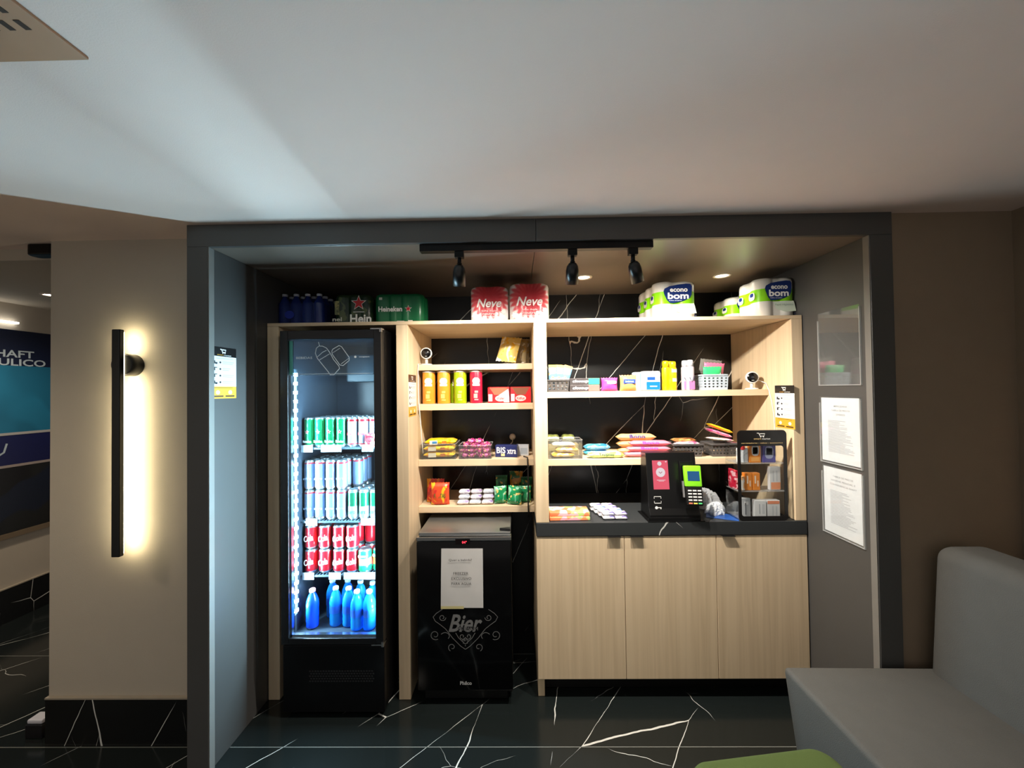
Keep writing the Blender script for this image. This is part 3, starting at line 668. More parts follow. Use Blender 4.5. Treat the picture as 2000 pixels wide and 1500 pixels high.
# two beer can packs
def can_pack(name, label, cx, Y, nx, h, m, art):
    r = .0335; t = thing(name, label, 'can pack', (cx, Y+2*r+.002, TZ0), 0, 'beer can packs on the top board')
    g = G(); out = lobed_pack(g, nx, 2, r, h, 0); obj('carton', g, m, t)
    g = G()
    for i in range(nx):
        for j in range(2): g.lathe([(r*.8, h-.002), (r*.8, h+.003), (r*.72, h+.001)], 16, T=Matrix.Translation(((i-(nx-1)/2)*2*r, (j-.5)*2*r, 0)))
    art(t, -2*r-.0012)
    return t
def art1(t, y):
    T = FT(y); g = G(); flat(g, star(.035, .112, .043), T, .0002, 0); flat(g, star(.035, .112, .036), T, .0010, 1)
    obj('star_mark', g, [mat((225, 225, 220), .4), mat((190, 22, 30), .4)], t)
    lettering(t, [('Hein', (.045, .028), .115, .048)], y, (235, 235, 230), bold=.03)
    lettering(t, [('nel', (-.082, .026), .05, .022)], y, (205, 205, 190), bold=.02)
    g = G(); rect(g, .005, .065, .062, .066, T); obj('print_line', g, mat((200, 200, 195), .4), t)
    g = G(); rect(g, -.095, -.07, .05, .125, T); obj('print_patch', g, printed((96, 100, 60), (140, 135, 80), (60, 70, 40), 30), t)
def art2(t, y):
    T = FT(y); lettering(t, [('Heineken', (-.045, .077), .128, .028)], y, (235, 235, 230), bold=.03)
    g = G(); flat(g, star(.052, .077, .02), T, .0002, 0); flat(g, star(.052, .077, .0155), T, .001, 1); obj('star_mark', g, [mat((225, 225, 220), .4), mat((190, 22, 30), .4)], t)
    g = G(); rect(g, -.01, .03, .003, .013, T); rect(g, .05, .075, .006, .016, T); rect(g, -.105, -.088, .127, .14, T); obj('print_patch', g, mat((205, 205, 190), .4), t)
cx, W, h = span(647, 729, 570, 628, 2.05)
can_pack('beer_can_pack', 'dark olive wrapped beer can pack with a big red star', cx, 2.05, 3, h, printed((20, 40, 24), (34, 52, 30), (70, 84, 44), 14), art1)
cx, W, h = span(731, 826, 570, 628, 2.05)
can_pack('beer_can_pack', 'bright green beer can pack with a small red star', cx, 2.05, 4, h*1.0, mat((14, 96, 56), .3), art2)
# red toilet paper packs
def flower(name):
    m = bpy.data.materials.new(name); m.use_nodes = True; N, L = nodes(m); b = N['Principled BSDF']; b.inputs['Roughness'].default_value = .3
    tc = N.new('ShaderNodeTexCoord'); mp = N.new('ShaderNodeMapping'); mp.inputs['Location'].default_value = (0, 0, -.125); mp.inputs['Scale'].default_value = (1, .25, 1); L.new(tc.outputs['Object'], mp.inputs[0])
    ln = N.new('ShaderNodeVectorMath'); ln.operation = 'LENGTH'; L.new(mp.outputs[0], ln.inputs[0])
    gn = N.new('ShaderNodeTexGradient'); gn.gradient_type = 'RADIAL'; mp2 = N.new('ShaderNodeMapping'); mp2.inputs['Rotation'].default_value = (PI/2, 0, 0); L.new(mp.outputs[0], mp2.inputs[0]); L.new(mp2.outputs[0], gn.inputs[0])
    si = N.new('ShaderNodeMath'); si.operation = 'MULTIPLY'; si.inputs[1].default_value = 2*PI*22; L.new(gn.outputs['Fac'], si.inputs[0])
    s2 = N.new('ShaderNodeMath'); s2.operation = 'SINE'; L.new(si.outputs[0], s2.inputs[0])
    ma = N.new('ShaderNodeMath'); ma.operation = 'MULTIPLY_ADD'; ma.inputs[1].default_value = .009; L.new(s2.outputs[0], ma.inputs[0]); L.new(ln.outputs['Value'], ma.inputs[2])
    r = N.new('ShaderNodeValToRGB'); e = r.color_ramp.elements; e[0].position = 0; e[0].color = lin((196, 50, 62))+(1,); e[1].position = .96; e[1].color = lin((240, 236, 236))+(1,)
    q = e.new(.82); q.color = lin((224, 98, 106))+(1,); q = e.new(.55); q.color = lin((205, 62, 74))+(1,)
    mr = N.new('ShaderNodeMath'); mr.operation = 'MULTIPLY'; mr.inputs[1].default_value = 8.6; L.new(ma.outputs[0], mr.inputs[0]); L.new(mr.outputs[0], r.inputs[0])
    L.new(r.outputs[0], b.inputs['Base Color']); return m
FLW = flower('red_flower_wrap')
for k, (pl_, pr_, pt, pb, l) in enumerate(((918, 992, 553, 623, 'red flower printed toilet paper pack, the left one of the red pair'), (995, 1073, 546, 621, 'red flower printed toilet paper pack with green side edge, right of the pair'))):
    cx, W, h = span(pl_, pr_, pt, pb, 2.05); r = W/4
    t = thing('toilet_paper_pack', l, 'toilet paper', (cx, 2.05+2*r, TZ0), 0, 'red toilet paper packs')
    g = G(); lobed_pack(g, 2, 2, r, h); obj('wrapper', g, FLW, t)
    y = -2*r-.001
    lettering(t, [('Neve', (.0, h*.52), W*.66, h*.24)], y, (246, 242, 240), shear=.3, bold=.02)
    lettering(t, [('folha dupla', (.0, h*.30), W*.4, .013), ('neutro', (0, h*.22), W*.34, .012), ('4 rolos', (0, h*.15), W*.36, .012)], y, (235, 190, 192), name='small_print')
    T = FT(y)
    for q, (bx, bz, br) in enumerate([(-.36, .16, .02), (-.25, .09, .014), (.34, .12, .02), (.2, .22, .012), (.38, .28, .016)]):
        g = G(); flat(g, [((bx*W)+br*(1 if i % 2 else .6)*math.cos(2*PI*i/14), h*bz+br*(1 if i % 2 else .6)*math.sin(2*PI*i/14)) for i in range(14)], T, .0003+.0001*q)
        obj('blossom_print', g, mat((242, 232, 228), .5), t)
    if k:
        g = G(); g.rings([[(r*1.0+r*1.012*math.cos(a), -r+r*1.012*math.sin(a), z) for a in [(-.25+.5*i/8) for i in range(9)]] for z in (.02, h-.03)], cap=False); g.f = [f for f in g.f if (f[0] % 9) != 8]; g.m = g.m[:len(g.f)]; g.sm = g.sm[:len(g.f)]
        obj('side_stripe', g, mat((150, 190, 60), .4), t)
# green and white toilet paper packs
GRN = mat((124, 200, 16), .3, var=.04); WHW = mat((204, 204, 200), .3, var=.02); NAVY = mat((18, 44, 108), .35)
def econo(label, cx, Yf, W, h, ny, rz=0, name='toilet_paper_pack'):
    r = W/4; t = thing(name, label, 'toilet paper', (cx, Yf+ny*r, TZ0), rz, 'green and white toilet paper packs')
    g = G(); lobed_pack(g, 2, ny, r, h, mats=[0, 0, 1, 0, 0, 0], zs=[h*.40, h*.72]); obj('wrapper', g, [WHW, GRN], t)
    y = -ny*r-.001; T = FT(y)
    pts = [(-.24, .33), (-.33, .14), (-.30, .06), (-.1, .2), (.28, .30), (.34, .24), (.30, -.02), (.22, -.12), (-.12, -.24), (-.22, -.22), (-.28, -.1), (-.33, .12)]
    bl_ = [(-.345, .10), (-.32, .17), (-.2, .235), (0, .275), (.2, .30), (.31, .29), (.345, .22), (.335, .0), (.29, -.1), (.15, -.17), (-.1, -.225), (-.2, -.22), (-.27, -.14), (-.33, .02)]
    g = G(); flat(g, [(a_*W*.98+.02*W, h*.63+b_*h*.95) for a_, b_ in bl_], T, .0004); obj('badge', g, NAVY, t)
    lettering(t, [('econo', (.045*W, h*.745), W*.42, h*.09), ('bom', (.03*W, h*.60), W*.50, h*.17)], y, (246, 246, 244), bold=.03, lift=.0012)
    lettering(t, [('folha simples', (-.04*W, h*.475), W*.3, h*.03)], y, (225, 230, 240), lift=.0012, name='small_print')
    g = G(); flat(g, [(a_*W, b_*h) for a_, b_ in [(-.1, .36), (.4, .40), (.42, .34), (.46, .14), (.2, .12), (-.05, .2)]], T, .0003); obj('print_panel', g, mat((208, 222, 206), .4), t)
    lettering(t, [('Papel Higienico', (.16*W, h*.30), W*.46, h*.06)], y, (160, 180, 165), name='product_name', lift=.001)
    g = G(); rect(g, .40*W, .455*W, .05*h, .10*h, T); obj('print_mark', g, mat((40, 42, 60), .4), t)
    for j in range(ny):
        TS = basis((-2*r-.0006, (j-(ny-1)/2)*2*r, 0), (0, -1, 0), (0, 0, 1)); g = G(); flat(g, ell(0, h*.56, r*.5, h*.10, 16, 3), TS, .0004, 0); flat(g, ell(0, h*.60, r*.3, h*.05, 12, 3), TS, .001, 1)
        obj('side_badge', g, [WHW, NAVY], t)
    return t
cx, W, h = span(1281, 1363, 543, 618, 2.05); econo('green and white toilet paper pack left of the upright gap, standing alone', cx, 2.05, W, h, 3)['label'] = 'green and white toilet paper pack, the leftmost of three, standing alone'
cx, W, h = span(1425, 1500, 560, 615, 2.265); econo('green and white toilet paper pack half hidden behind the rightmost pack', cx, 2.265, W, h, 2)
cx, W, h = span(1480, 1557, 537, 614, 2.03); econo('rightmost green and white toilet paper pack in the front corner', cx, 2.03, W, h, 2, -.0)

# ================================================================== SMART CAMERAS, CABLES, STICKERS
def smart_cam(label, x, y, z, rz):
    t = thing('security_camera', label, 'camera', (x, y, z+.0005), rz, 'small shelf cameras'); Wm = mat((226, 226, 224), .35)
    obj('base', G().lathe([(.034, 0), (.034, .004), (.03, .007), (.01, .009)], 24), Wm, t)
    obj('stem', G().lathe([(.0085, .0092), (.0075, .04)], 14), Wm, t)
    Tm = Matrix.Translation((0, -.014, .068)) @ Matrix.Rotation(PI/2, 4, 'X')
    obj('housing', G().lathe([(.012, -.035), (.026, -.03), (.033, -.014), (.0335, .0), (.032, .004), (.0285, .005)], 28, T=Tm), Wm, t)
    obj('face', G().lathe([(.0275, .0052), (.0265, .0072), (.001, .0074)], 28, T=Tm), mat((10, 10, 11), .15), t)
    obj('lens', G().lathe([(.009, .0076), (.007, .0096), (.001, .0094)], 18, T=Tm), mat((40, 42, 46), .1), t)
    g = G(); rect(g, -.006, .006, -.018, -.0155, basis((0, -.014, .068), *FRONT), .008); obj('indicator_mark', g, mat((200, 200, 200), .4), t)
    return t
p = at(833, 700, 2.235); smart_cam('small white round camera beside the wood panel on left topmost shelf', p.x, 2.235, SA, .12)
p = at(1468, 750, 2.215); smart_cam('small white round camera at the right end of the upper right shelf', p.x, 2.215, RA, -.25)
CBL = mat((222, 220, 214), .5)
def cable(label, pts, r=.0025, m=None):
    o = obj('cable', G().tube(pts, r), m or CBL); return tag(o, label, 'cable')
cable('thin white cable hanging along the left wooden divider', [(-.552, 2.262, 1.738), (-.557, 2.19, 1.7365), (-.559, 2.172, 1.734), (-.5595, 2.166, 1.715), (-.558, 2.165, 1.6), (-.555, 2.168, 1.50), (-.548, 2.171, 1.4), (-.542, 2.172, 1.3), (-.536, 2.172, 1.23)])
xw = 1.4065
cable('white cable running down the right wooden panel from the camera', [(1.36, 2.24, 1.628), (1.385, 2.215, 1.615), (1.403, 2.19, 1.6), (xw, 2.17, 1.56), (xw, 2.15, 1.5), (xw, 2.135, 1.43), (xw, 2.13, 1.36), (xw, 2.13, 1.2)])
p0 = at(1030, 884, 2.17)
cable('black power cable hanging before the left lower shelves', [(p0.x-.02, 2.21, 1.2), (p0.x, 2.174, 1.2), (p0.x+.002, 2.172, 1.15), (p0.x+.003, 2.172, 1.0), (p0.x+.001, 2.172, .93), (p0.x+.003, 2.174, .868)], .004, mat((16, 16, 17), .45))
p = at(1001, 853, 2.54)
pg = thing('wall_plug', 'white round plug with its cord on the marble behind the blue chocolate box', 'plug', (p.x, BY-.0005, p.z))
obj('plug_body', G().lathe([(.021, 0), (.02, .02), (.012, .026)], 20, T=Matrix.Rotation(PI/2, 4, 'X')), mat((205, 202, 196), .5), pg)
obj('cord', G().tube([(0, -.024, -.004), (0, -.04, -.03), (-.02, -.06, -.05), (-.045, -.1, -.065), (-.06, -.16, -.075)], .003), CBL, pg)

def sticker(label, o, uu, w_, h_, full=True):
    t = thing('instruction_sticker', label, 'sticker', o, 0, 'instruction stickers'); T = basis((0, 0, 0), uu, (0, 0, 1))
    def pc(name, x0, x1, z0, z1, m, lf=.0006): g = G(); rect(g, x0*w_, x1*w_, z0*h_, z1*h_, T, lf); return obj(name, g, m, t)
    pc('header', 0, 1, .82, 1, mat((22, 20, 20), .35)); pc('body', 0, 1, .235, .8195, mat((222, 224, 226), .4)); pc('footer', 0, 1, 0, .2345, mat((222, 166, 56), .4))
    g = G(); q = lambda a, b: (a*w_, b*h_)
    stroke(g, [q(.36, .955), q(.41, .955), q(.45, .90), q(.55, .90), q(.58, .95), q(.44, .95)], .0045, T, .001); flat(g, ell(.46*w_, .885*h_, .003, .003, 8), T, .001); flat(g, ell(.54*w_, .885*h_, .003, .003, 8), T, .001)
    write(g, 'market', (.65*w_, .848*h_), .28*w_, .02*h_, T, lift=.001); obj('cart_logo', g, mat((240, 240, 238), .4), t)
    g = G(); write(g, 'smart', (.37*w_, .848*h_), .24*w_, .02*h_, T, lift=.001); obj('logo_word', g, mat((214, 160, 60), .4), t)
    g = G()
    for k in range(4):
        z = .70-k*.128; rect(g, .10*w_, .17*w_, (z-.03)*h_, (z+.03)*h_, T, .001); rect(g, .175*w_, .25*w_, (z-.035)*h_, (z+.0)*h_, T, .001) if k in (0, 3) else rect(g, .12*w_, .24*w_, (z+.02)*h_, (z+.035)*h_, T, .001)
        flat(g, ell(.36*w_, z*h_, .035*w_, .02*h_, 12), T, .001)
    obj('icons', g, mat((36, 40, 46), .4), t)
    g = G(); rect(g, .2*w_, .85*w_, .775*h_, .783*h_, T, .001)
    for k in range(4):
        z = .70-k*.128
        rect(g, .45*w_, (.9 if k != 1 else .75)*w_, (z+.01)*h_, (z+.017)*h_, T, .001); rect(g, .45*w_, (.85 if k != 1 else .7)*w_, (z-.022)*h_, (z-.015)*h_, T, .001)
    obj('text_lines', g, mat((150, 155, 165), .5), t)
    g = G(); rect(g, .1*w_, .48*w_, .03*h_, .06*h_, T, .001); rect(g, .56*w_, .92*w_, .03*h_, .06*h_, T, .001); rect(g, .14*w_, .85*w_, .205*h_, .213*h_, T, .001); obj('footer_lines', g, mat((80, 56, 20), .5), t)
    for fx in (.27, .75): g = G(); flat(g, ell(fx*w_, .12*h_, .075*w_, .04*h_, 16), T, .001); obj('footer_icon', g, mat((240, 232, 210), .5), t)
    return t
sticker('instruction sticker on the dark blue lit niche wall left of the cooler', (NL+.0004, 1.62, 1.56), (0, 1, 0), .15, .227)
sticker('instruction sticker on the wooden divider between cooler and snack shelves', (-.5658, 1.996, 1.447), (0, 1, 0), .15, .222)
sticker('instruction sticker on the right wooden panel beside the camera cable', (1.4098, 2.126, 1.36), (0, -1, 0), .148, .226)
# acrylic sheet holders on the right niche wall
ACR = clear((.97, .98, .98), .12, .04, .02)
def holder(label, y1, y0, z0, z1, paper=None):
    xw_ = NR-.0006; w_ = y1-y0
    t = thing('sheet_holder', label, 'sign holder', (xw_, y1, z0), 0, 'acrylic sheet holders')
    T = basis((0, 0, 0), (0, -1, 0), (0, 0, 1)); h_ = z1-z0
    g = G().box(-.006, -.0045, -w_, 0, 0, h_).box(-.0015, -.0005, -w_, 0, 0, h_)
    obj('acrylic_pane', g, ACR, t)
    e = G().box(-.0065, -.0003, -w_, 0, -.004, -.0002).box(-.0065, -.0003, -w_-.004, -w_-.0002, -.004, h_*.97).box(-.0065, -.0003, .0002, .004, -.004, h_*.9)
    obj('acrylic_edge', e, clear((.85, .87, .87), .12, .1, .35, (.75, .76, .76)), t)
    if paper:
        hd, n, ws = paper
        g = G(); rect(g, .006, w_-.006, .006, h_-.006, T, .003); obj('paper_sheet', g, mat((226, 228, 232), .7), t)
        g = G(); z = h_-.045
        for s_, q in hd: write(g, s_, (w_/2+.006, z), q*w_, .0075, T, bold=.003, lift=.0036); z -= .019
        obj('heading', g, mat((150, 152, 158), .7), t)
        g = G(); z -= .012; rnd = random.Random(n)
        step = (z-.045)/n
        for i in range(n): L_ = rnd.uniform(.25, .5)+(i/n*.18); rect(g, .2*w_, (.2+L_)*w_, z, z+.0028, T, .0036); z -= step
        obj('text_lines', g, mat((188, 190, 196), .7), t)
    return t
holder('empty clear acrylic holder, uppermost on the right niche wall', 1.885, 1.662, 1.586, 1.93)
holder('acrylic holder with a price list sheet, middle of the right niche wall', 1.885, 1.667, 1.222, 1.531, ([('MERCEARIA', .33), ('TABELA DE PRECOS', .46), ('DIVERSOS', .22)], 26, 0))
holder('acrylic holder with a price list sheet, lowest on the right niche wall', 1.881, 1.665, .889, 1.206, ([('TABELA DE PRECOS', .5), ('HIGIENE PESSOAL E', .6), ('CONVENIENCIA SHAFT', .66)], 24, 0))

# ================================================================== GOODS: LEFT SHELVES
E0 = .0006
def sx(px, py, Y): return at(px, py, Y).x
def upbag(name, label, cat, cx, Y, z, W, H, t, m, rz=0, tilt=0, seed=0, group=None, txt=None, flip=False):
    T = Matrix.Rotation(tilt, 4, 'X')
    th = thing(name, label, cat, (cx, Y, z+E0), rz, group)
    obj('pouch', bag(G(), W, H, t, T, seed), m, th)
    if txt:
        TT = T @ FT(-t/2*1.02-.001)
        g = G(); write(g, txt[0], (0, H*txt[2]), W*txt[3], H*txt[4], TT, lift=0, bold=.02); obj('lettering', g, mat(txt[1], .4), th)
    return th
# chip bags, top left shelf
CH1 = printed((204, 180, 104), (226, 224, 220), (214, 164, 30), 16, .53); CH2 = printed((140, 126, 96), (200, 198, 190), (150, 120, 60), 18, .56)
for k, (pl_, pr_, yy, tl_, l) in enumerate(((966, 1008, 2.25, -.38, 'pale gold chip bag leaning at the left of the three'), (1003, 1025, 2.31, -.34, 'pale chip bag in the middle of the three, partly covered'), (1012, 1032, 2.365, -.22, 'pale chip bag at the right, beside the thick oak divider'))):
    cx, W, _ = span(pl_, pr_, 655, 711, yy)
    upbag('chip_bag', l+' on left topmost shelf', 'snack bag', cx, yy-.0, SA+(.013, .008, .004)[k], max(W, .075), .165, .036, CH1 if k == 0 else CH2, -.35+.1*k, tl_, k+3, 'chip bags on the left topmost shelf').rotation_euler.y = (.13, .06, .0)[k]
# chip tubes
def tube_can(label, px, Y, m, accent):
    x = sx(px, 760, Y); r, h = .0365, .184
    t = thing('chip_tube', label, 'chip tube', (x, Y, SB+E0), 0, 'chip tubes')
    obj('tube', G().lathe([(r*.97, 0), (r, .004), (r, h-.008), (r*.98, h-.006)], 28), m, t)
    obj('lid', G().lathe([(r*1.02, h-.0058), (r*1.02, h+.001), (r*.9, h+.002)], 28), mat((222, 214, 200), .4), t)
    def wrapg(g, u0, u1, z0, z1, R, mi=0, n=10, rx=None):
        vs = []
        for j, z in enumerate((z0, z1)):
            for i in range(n+1): a = (u0+(u1-u0)*i/n); vs.append((R*math.sin(a), -R*math.cos(a), z))
        return g.add(vs, [(i, i+1, n+2+i, n+1+i) for i in range(n)], mi, True)
    g = G()
    for i in range(9):
        f = (i+.5)/9*2-1; hw = .62*math.sqrt(max(0, 1-f*f)); wrapg(g, -hw+.1, hw+.1, .128+f*.019-.0022, .128+f*.019+.0022, r*1.006)
    wrapg(g, -.5, .7, .100, .112, r*1.006); lab(obj('label_patch', g, mat((240, 238, 232), .4), t), 'white oval patch on the front')
    g = G(); wrapg(g, -.3, .3, .03, .055, r*1.006); wrapg(g, -.15, .4, .06, .072, r*1.006); wrapg(g, -.2, .45, .018, .024, r*1.008); obj('picture_print', g, mat(accent, .4), t)
    return t
OR1 = mat((232, 148, 46), .3); GR1 = mat((150, 176, 16), .3); RD1 = mat((190, 28, 60), .3)
tube_can('orange chip tube, the one nearest the left wood panel', 838, 2.225, OR1, (250, 205, 110))
tube_can('orange chip tube standing beside the green tube', 867, 2.225, OR1, (250, 205, 110))
tube_can('green chip tube standing in front between orange and red tubes', 899, 2.225, GR1, (240, 236, 110))
tube_can('green chip tube hidden behind the front green tube', 891, 2.315, GR1, (240, 236, 110))
tube_can('red chip tube beside the red display boxes', 930, 2.225, RD1, (240, 170, 160))
# red display boxes of wafers
def disp_box(label, pl_, pr_, Y, D, art):
    cx, W, _ = span(pl_, pr_, 755, 788, Y); H = .092; R_ = mat((205, 34, 42), .35); t = thing('display_box', label, 'box', (cx, Y+D/2, SB+E0), 0, 'red display boxes')
    g = G(); w2 = W/2; d2 = D/2
    g.box(-w2, w2, -d2, d2, 0, .002); g.box(-w2, w2, d2-.002, d2, .002, H)
    for s_ in (-1, 1):
        x0_, x1_ = (s_*w2, s_*(w2-.002)) if s_ > 0 else (-w2, -w2+.002)
        xa, xb = min(x0_, x1_), max(x0_, x1_); prof = [(-d2, .002), (d2-.002, .002), (d2-.002, H), (d2*.3, H), (-d2, H*.95)]
        g.add([(xx, y, z) for xx in (xa, xb) for y, z in prof], [(0, 1, 2, 3, 4), (9, 8, 7, 6, 5)]+[(i, (i+1) % 5, 5+(i+1) % 5, 5+i) for i in range(5)])
    fr_ = [(-w2, .002), (w2, .002), (w2, H*.95), (w2*.82, H*.9), (w2*.45, H*.5), (-w2*.4, H*.5), (-w2*.75, H*.85), (-w2, H*.95)]
    n = len(fr_); g.add([(x, y, z) for y in (-d2-.001, -d2+.001) for x, z in fr_], [tuple(range(n)), tuple(range(2*n-1, n-1, -1))]+[(i, (i+1) % n, n+(i+1) % n, n+i) for i in range(n)])
    obj('carton', g, R_, t); g = G(); g.box(-w2+.003, w2-.003, d2-.0035, d2-.0022, .003, H-.004); obj('inner_back', g, mat((150, 100, 72), .7), t)
    T = FT(-d2-.0015); g = G(); flat(g, ell(.01 if art else .0, .026, .03, .017, 20), T, .0003); rect(g, -w2*.95, -w2*.6, .01, .05, T, .0003)
    if art: flat(g, [(0, .044), (w2*.9, .08), (w2*.98, .03), (w2*.98, .004), (w2*.5, .004)], T, .0002)
    obj('print_patch', g, mat((238, 226, 224), .4), t); g = G(); write(g, 'Wafer' if art else 'KitKat', (.01 if art else 0, .026), .045, .016, T, lift=.001, bold=.02); obj('lettering', g, mat((200, 30, 40), .4), t)
    for k in range(5):
        o = obj('wafer_bar', G().box(-w2+.006, w2-.006, 0, .011, .0025, .034), printed((200, 40, 44), (236, 222, 220), (170, 20, 28), 40), None, .002); o.location = (cx, Y+.012+k*.0145, SB+E0+.0005)
        tag(o, 'red wafer bar, %s, inside the %s red box' % (['front one', 'second', 'third', 'fourth', 'rearmost'][k], 'white fronted' if art else 'plain fronted'), 'wafer bar', 'wafer bars in the red boxes')
    return t
disp_box('open red box with white printed front beside the red chip tube', 953, 995, 2.20, .09, 1)
disp_box('open red box with notched front next to the thick oak divider', 997, 1037, 2.20, .09, 0)

# clear bins
def clear_bin(label, cx, Y, z, W, D, H, name='clear_bin'):
    t = thing(name, label, 'bin', (cx, Y+D/2, z+E0), 0, 'clear acrylic bins'); w2, d2 = W/2, D/2; q = .0018
    obj('bin_wall', G().box(-w2, w2, -d2, -d2+q, 0, H).box(-w2, w2, d2-q, d2, 0, H).box(-w2, -w2+q, -d2+q, d2-q, 0, H).box(w2-q, w2, -d2+q, d2-q, 0, H).box(-w2+q, w2-q, -d2+q, d2-q, 0, q), ACR, t)
    obj('rim', G().box(-w2-.001, w2+.001, -d2-.001, -d2+.0008, H+.0002, H+.003).box(-w2-.001, w2+.001, d2-.001, d2+.001, H+.0002, H+.003).box(-w2-.001, -w2+.0005, -d2+.001, d2-.0012, H+.0002, H+.003).box(w2-.0005, w2+.001, -d2+.001, d2-.0012, H+.0002, H+.003), clear((.9, .9, .9), .14, .1, .25, (.8, .8, .8)), t)
    return t
def lie(name, label, cat, cx, Y, z, L, W, t, m, rz=0, seed=0, group=None, txt=None, col=(255, 255, 255), rx=0):
    """a flow pack lying on its back: L along x, W in depth, t high"""
    th = thing(name, label, cat, (cx, Y, z+t*.62+E0), rz, group)
    T = Matrix.Rotation(rx, 4, 'X') @ Matrix.Translation((-L/2, 0, 0)) @ Matrix(((0, 0, 1, 0), (1, 0, 0, 0), (0, 1, 0, 0), (0, 0, 0, 1)))
    obj('wrapper', bag(G(), W, L, t, T, seed, crimp=.045, vp=10), m, th)
    if txt:
        g = G(); write(g, txt, (0, 0), L*.4, t*.6, Matrix.Rotation(rx, 4, 'X') @ Matrix.Translation((0, -W*.47, t*.16)) @ Matrix.Rotation(math.radians(64), 4, 'X'), lift=.0035, bold=.02); obj('lettering', g, mat(col, .4), th)
    return th
# yellow biscuit packets in the first bin
cx, W, _ = span(824, 890, 880, 908, 2.20)
clear_bin('clear bin of yellow biscuit packets on the left third shelf', cx, 2.185, SC, W+.006, .17, .085)
YEL = printed((250, 214, 20), (252, 226, 70), (236, 160, 30), 22)
for k in range(3):
    t = lie('biscuit_packet', 'yellow biscuit packet, %s in the clear bin' % ['lowest', 'middle', 'topmost'][k], 'biscuits', cx+(.004 if k == 2 else 0), 2.262, SC+.003+k*.036, W-.014, .13, .030, YEL, .04*k if k == 2 else 0, k, 'yellow biscuit packets')
    g = G(); g.box(-.06, -.015, -.0655, -.0649, -.012, .012); obj('pale_panel', g, mat((240, 236, 214), .5), t); g = G(); g.box(.01, .035, -.0657, -.0650, -.008, .008); obj('biscuit_print', g, mat((206, 120, 40), .5), t)
    if k == 2: g = G(); g.box(-.045, -.018, -.0661, -.0656, -.006, .006); obj('blue_mark', g, mat((60, 130, 190), .5), t)
# wrapped purple candies in the second bin
cx, W, _ = span(897, 960, 880, 908, 2.20)
clear_bin('clear bin heaped with purple wrapped candies on the left third shelf', cx, 2.185, SC, W, .15, .075)
def candy_mesh():
    g = G(); g.lathe([(.002, -.024), (.009, -.0235), (.0095, -.022), (.003, -.015), (.010, -.012), (.0135, -.004), (.0135, .004), (.010, .012), (.003, .015), (.0095, .022), (.009, .0235), (.002, .024)], 10); return g
PUR = printed((150, 24, 92), (226, 120, 190), (236, 200, 90), 60, .52); CN = None; rnd = random.Random(5); n = 0
for lay in range(4):
    for j in range(3):
        for i in range(4):
            if lay == 3 and (i in (0, 3) or j == 2): continue
            x = cx-.062+i*.0415+rnd.uniform(-.004, .004); y = 2.214+j*.046+rnd.uniform(-.004, .004); z = SC+.018+lay*.0262
            if CN is None: CN = o = obj('wrapped_candy', candy_mesh(), PUR)
            else: o = CN.copy(); COL.objects.link(o)
            o.location = (x, y, z); o.rotation_euler = (PI/2+rnd.uniform(-.25, .25), 0, rnd.uniform(0, 3))
            tag(o, 'purple twist wrapped candy heaped in the clear bin', 'candy', 'purple candies in the bin'); n += 1
# blue and white chocolate boxes
def pbox(name, label, cat, cx, Y, z, W, D, H, m, rz=0, group=None, bev=.0015, txt=None):
    t = thing(name, label, cat, (cx, Y, z+E0), rz, group); obj('carton', G().box(-W/2, W/2, -D/2, D/2, 0, H), m, t, bev)
    for (s_, c, w_, h_, col, sh) in (txt or []): lettering(t, [(s_, c, w_, h_)], -D/2-.0002, col, shear=sh, bold=.02)
    return t
def patch(t, x0, x1, z0, z1, y, col, name='print_patch', lf=.0003, round_=False):
    g = G(); T = FT(y)
    flat(g, ell((x0+x1)/2, (z0+z1)/2, (x1-x0)/2, (z1-z0)/2, 20, 3), T, lf) if round_ else rect(g, x0, x1, z0, z1, T, lf)
    return obj(name, g, mat(col, .4) if isinstance(col, tuple) else col, t)
p = at(990, 895, 2.24); t = pbox('chocolate_box', 'dark blue chocolate box with white letters on left third shelf', 'box', p.x+.0, 2.255, SC, .128, .05, .068, mat((34, 42, 96), .35), -.14, None, txt=[('BIS', (-.030, .04), .052, .036, (240, 240, 245), .0), ('xtra', (.032, .034), .052, .03, (240, 240, 245), .0)])
patch(t, -.03, -.008, .006, .02, -.0252, (214, 206, 150), 'wafer_print')
p = at(1019, 885, 2.31); t = pbox('carton_box', 'small white box behind the dark blue chocolate box', 'box', p.x+.005, 2.30, SC, .075, .045, .062, mat((200, 206, 216), .4), -.1); patch(t, -.01, .03, .01, .045, -.0227, (170, 182, 196))
# fourth shelf: orange candy pouches
ORP = printed((226, 78, 40), (240, 190, 40), (200, 34, 40), 13, .52)
upbag('candy_pouch', 'orange and yellow candy pouch standing in front on the left lowest shelf', 'candy', sx(860, 965, 2.215), 2.215, SD, .105, .128, .04, ORP, .05, -.05, 11, 'orange candy pouches', ('FRUTAS', (40, 110, 40), .42, .62, .2))
upbag('candy_pouch', 'red topped candy pouch behind the orange one on the left lowest shelf', 'candy', sx(851, 965, 2.265), 2.262, SD, .105, .14, .036, printed((200, 50, 40), (226, 150, 40), (160, 24, 34), 13), -.08, -.03, 12, 'orange candy pouches')
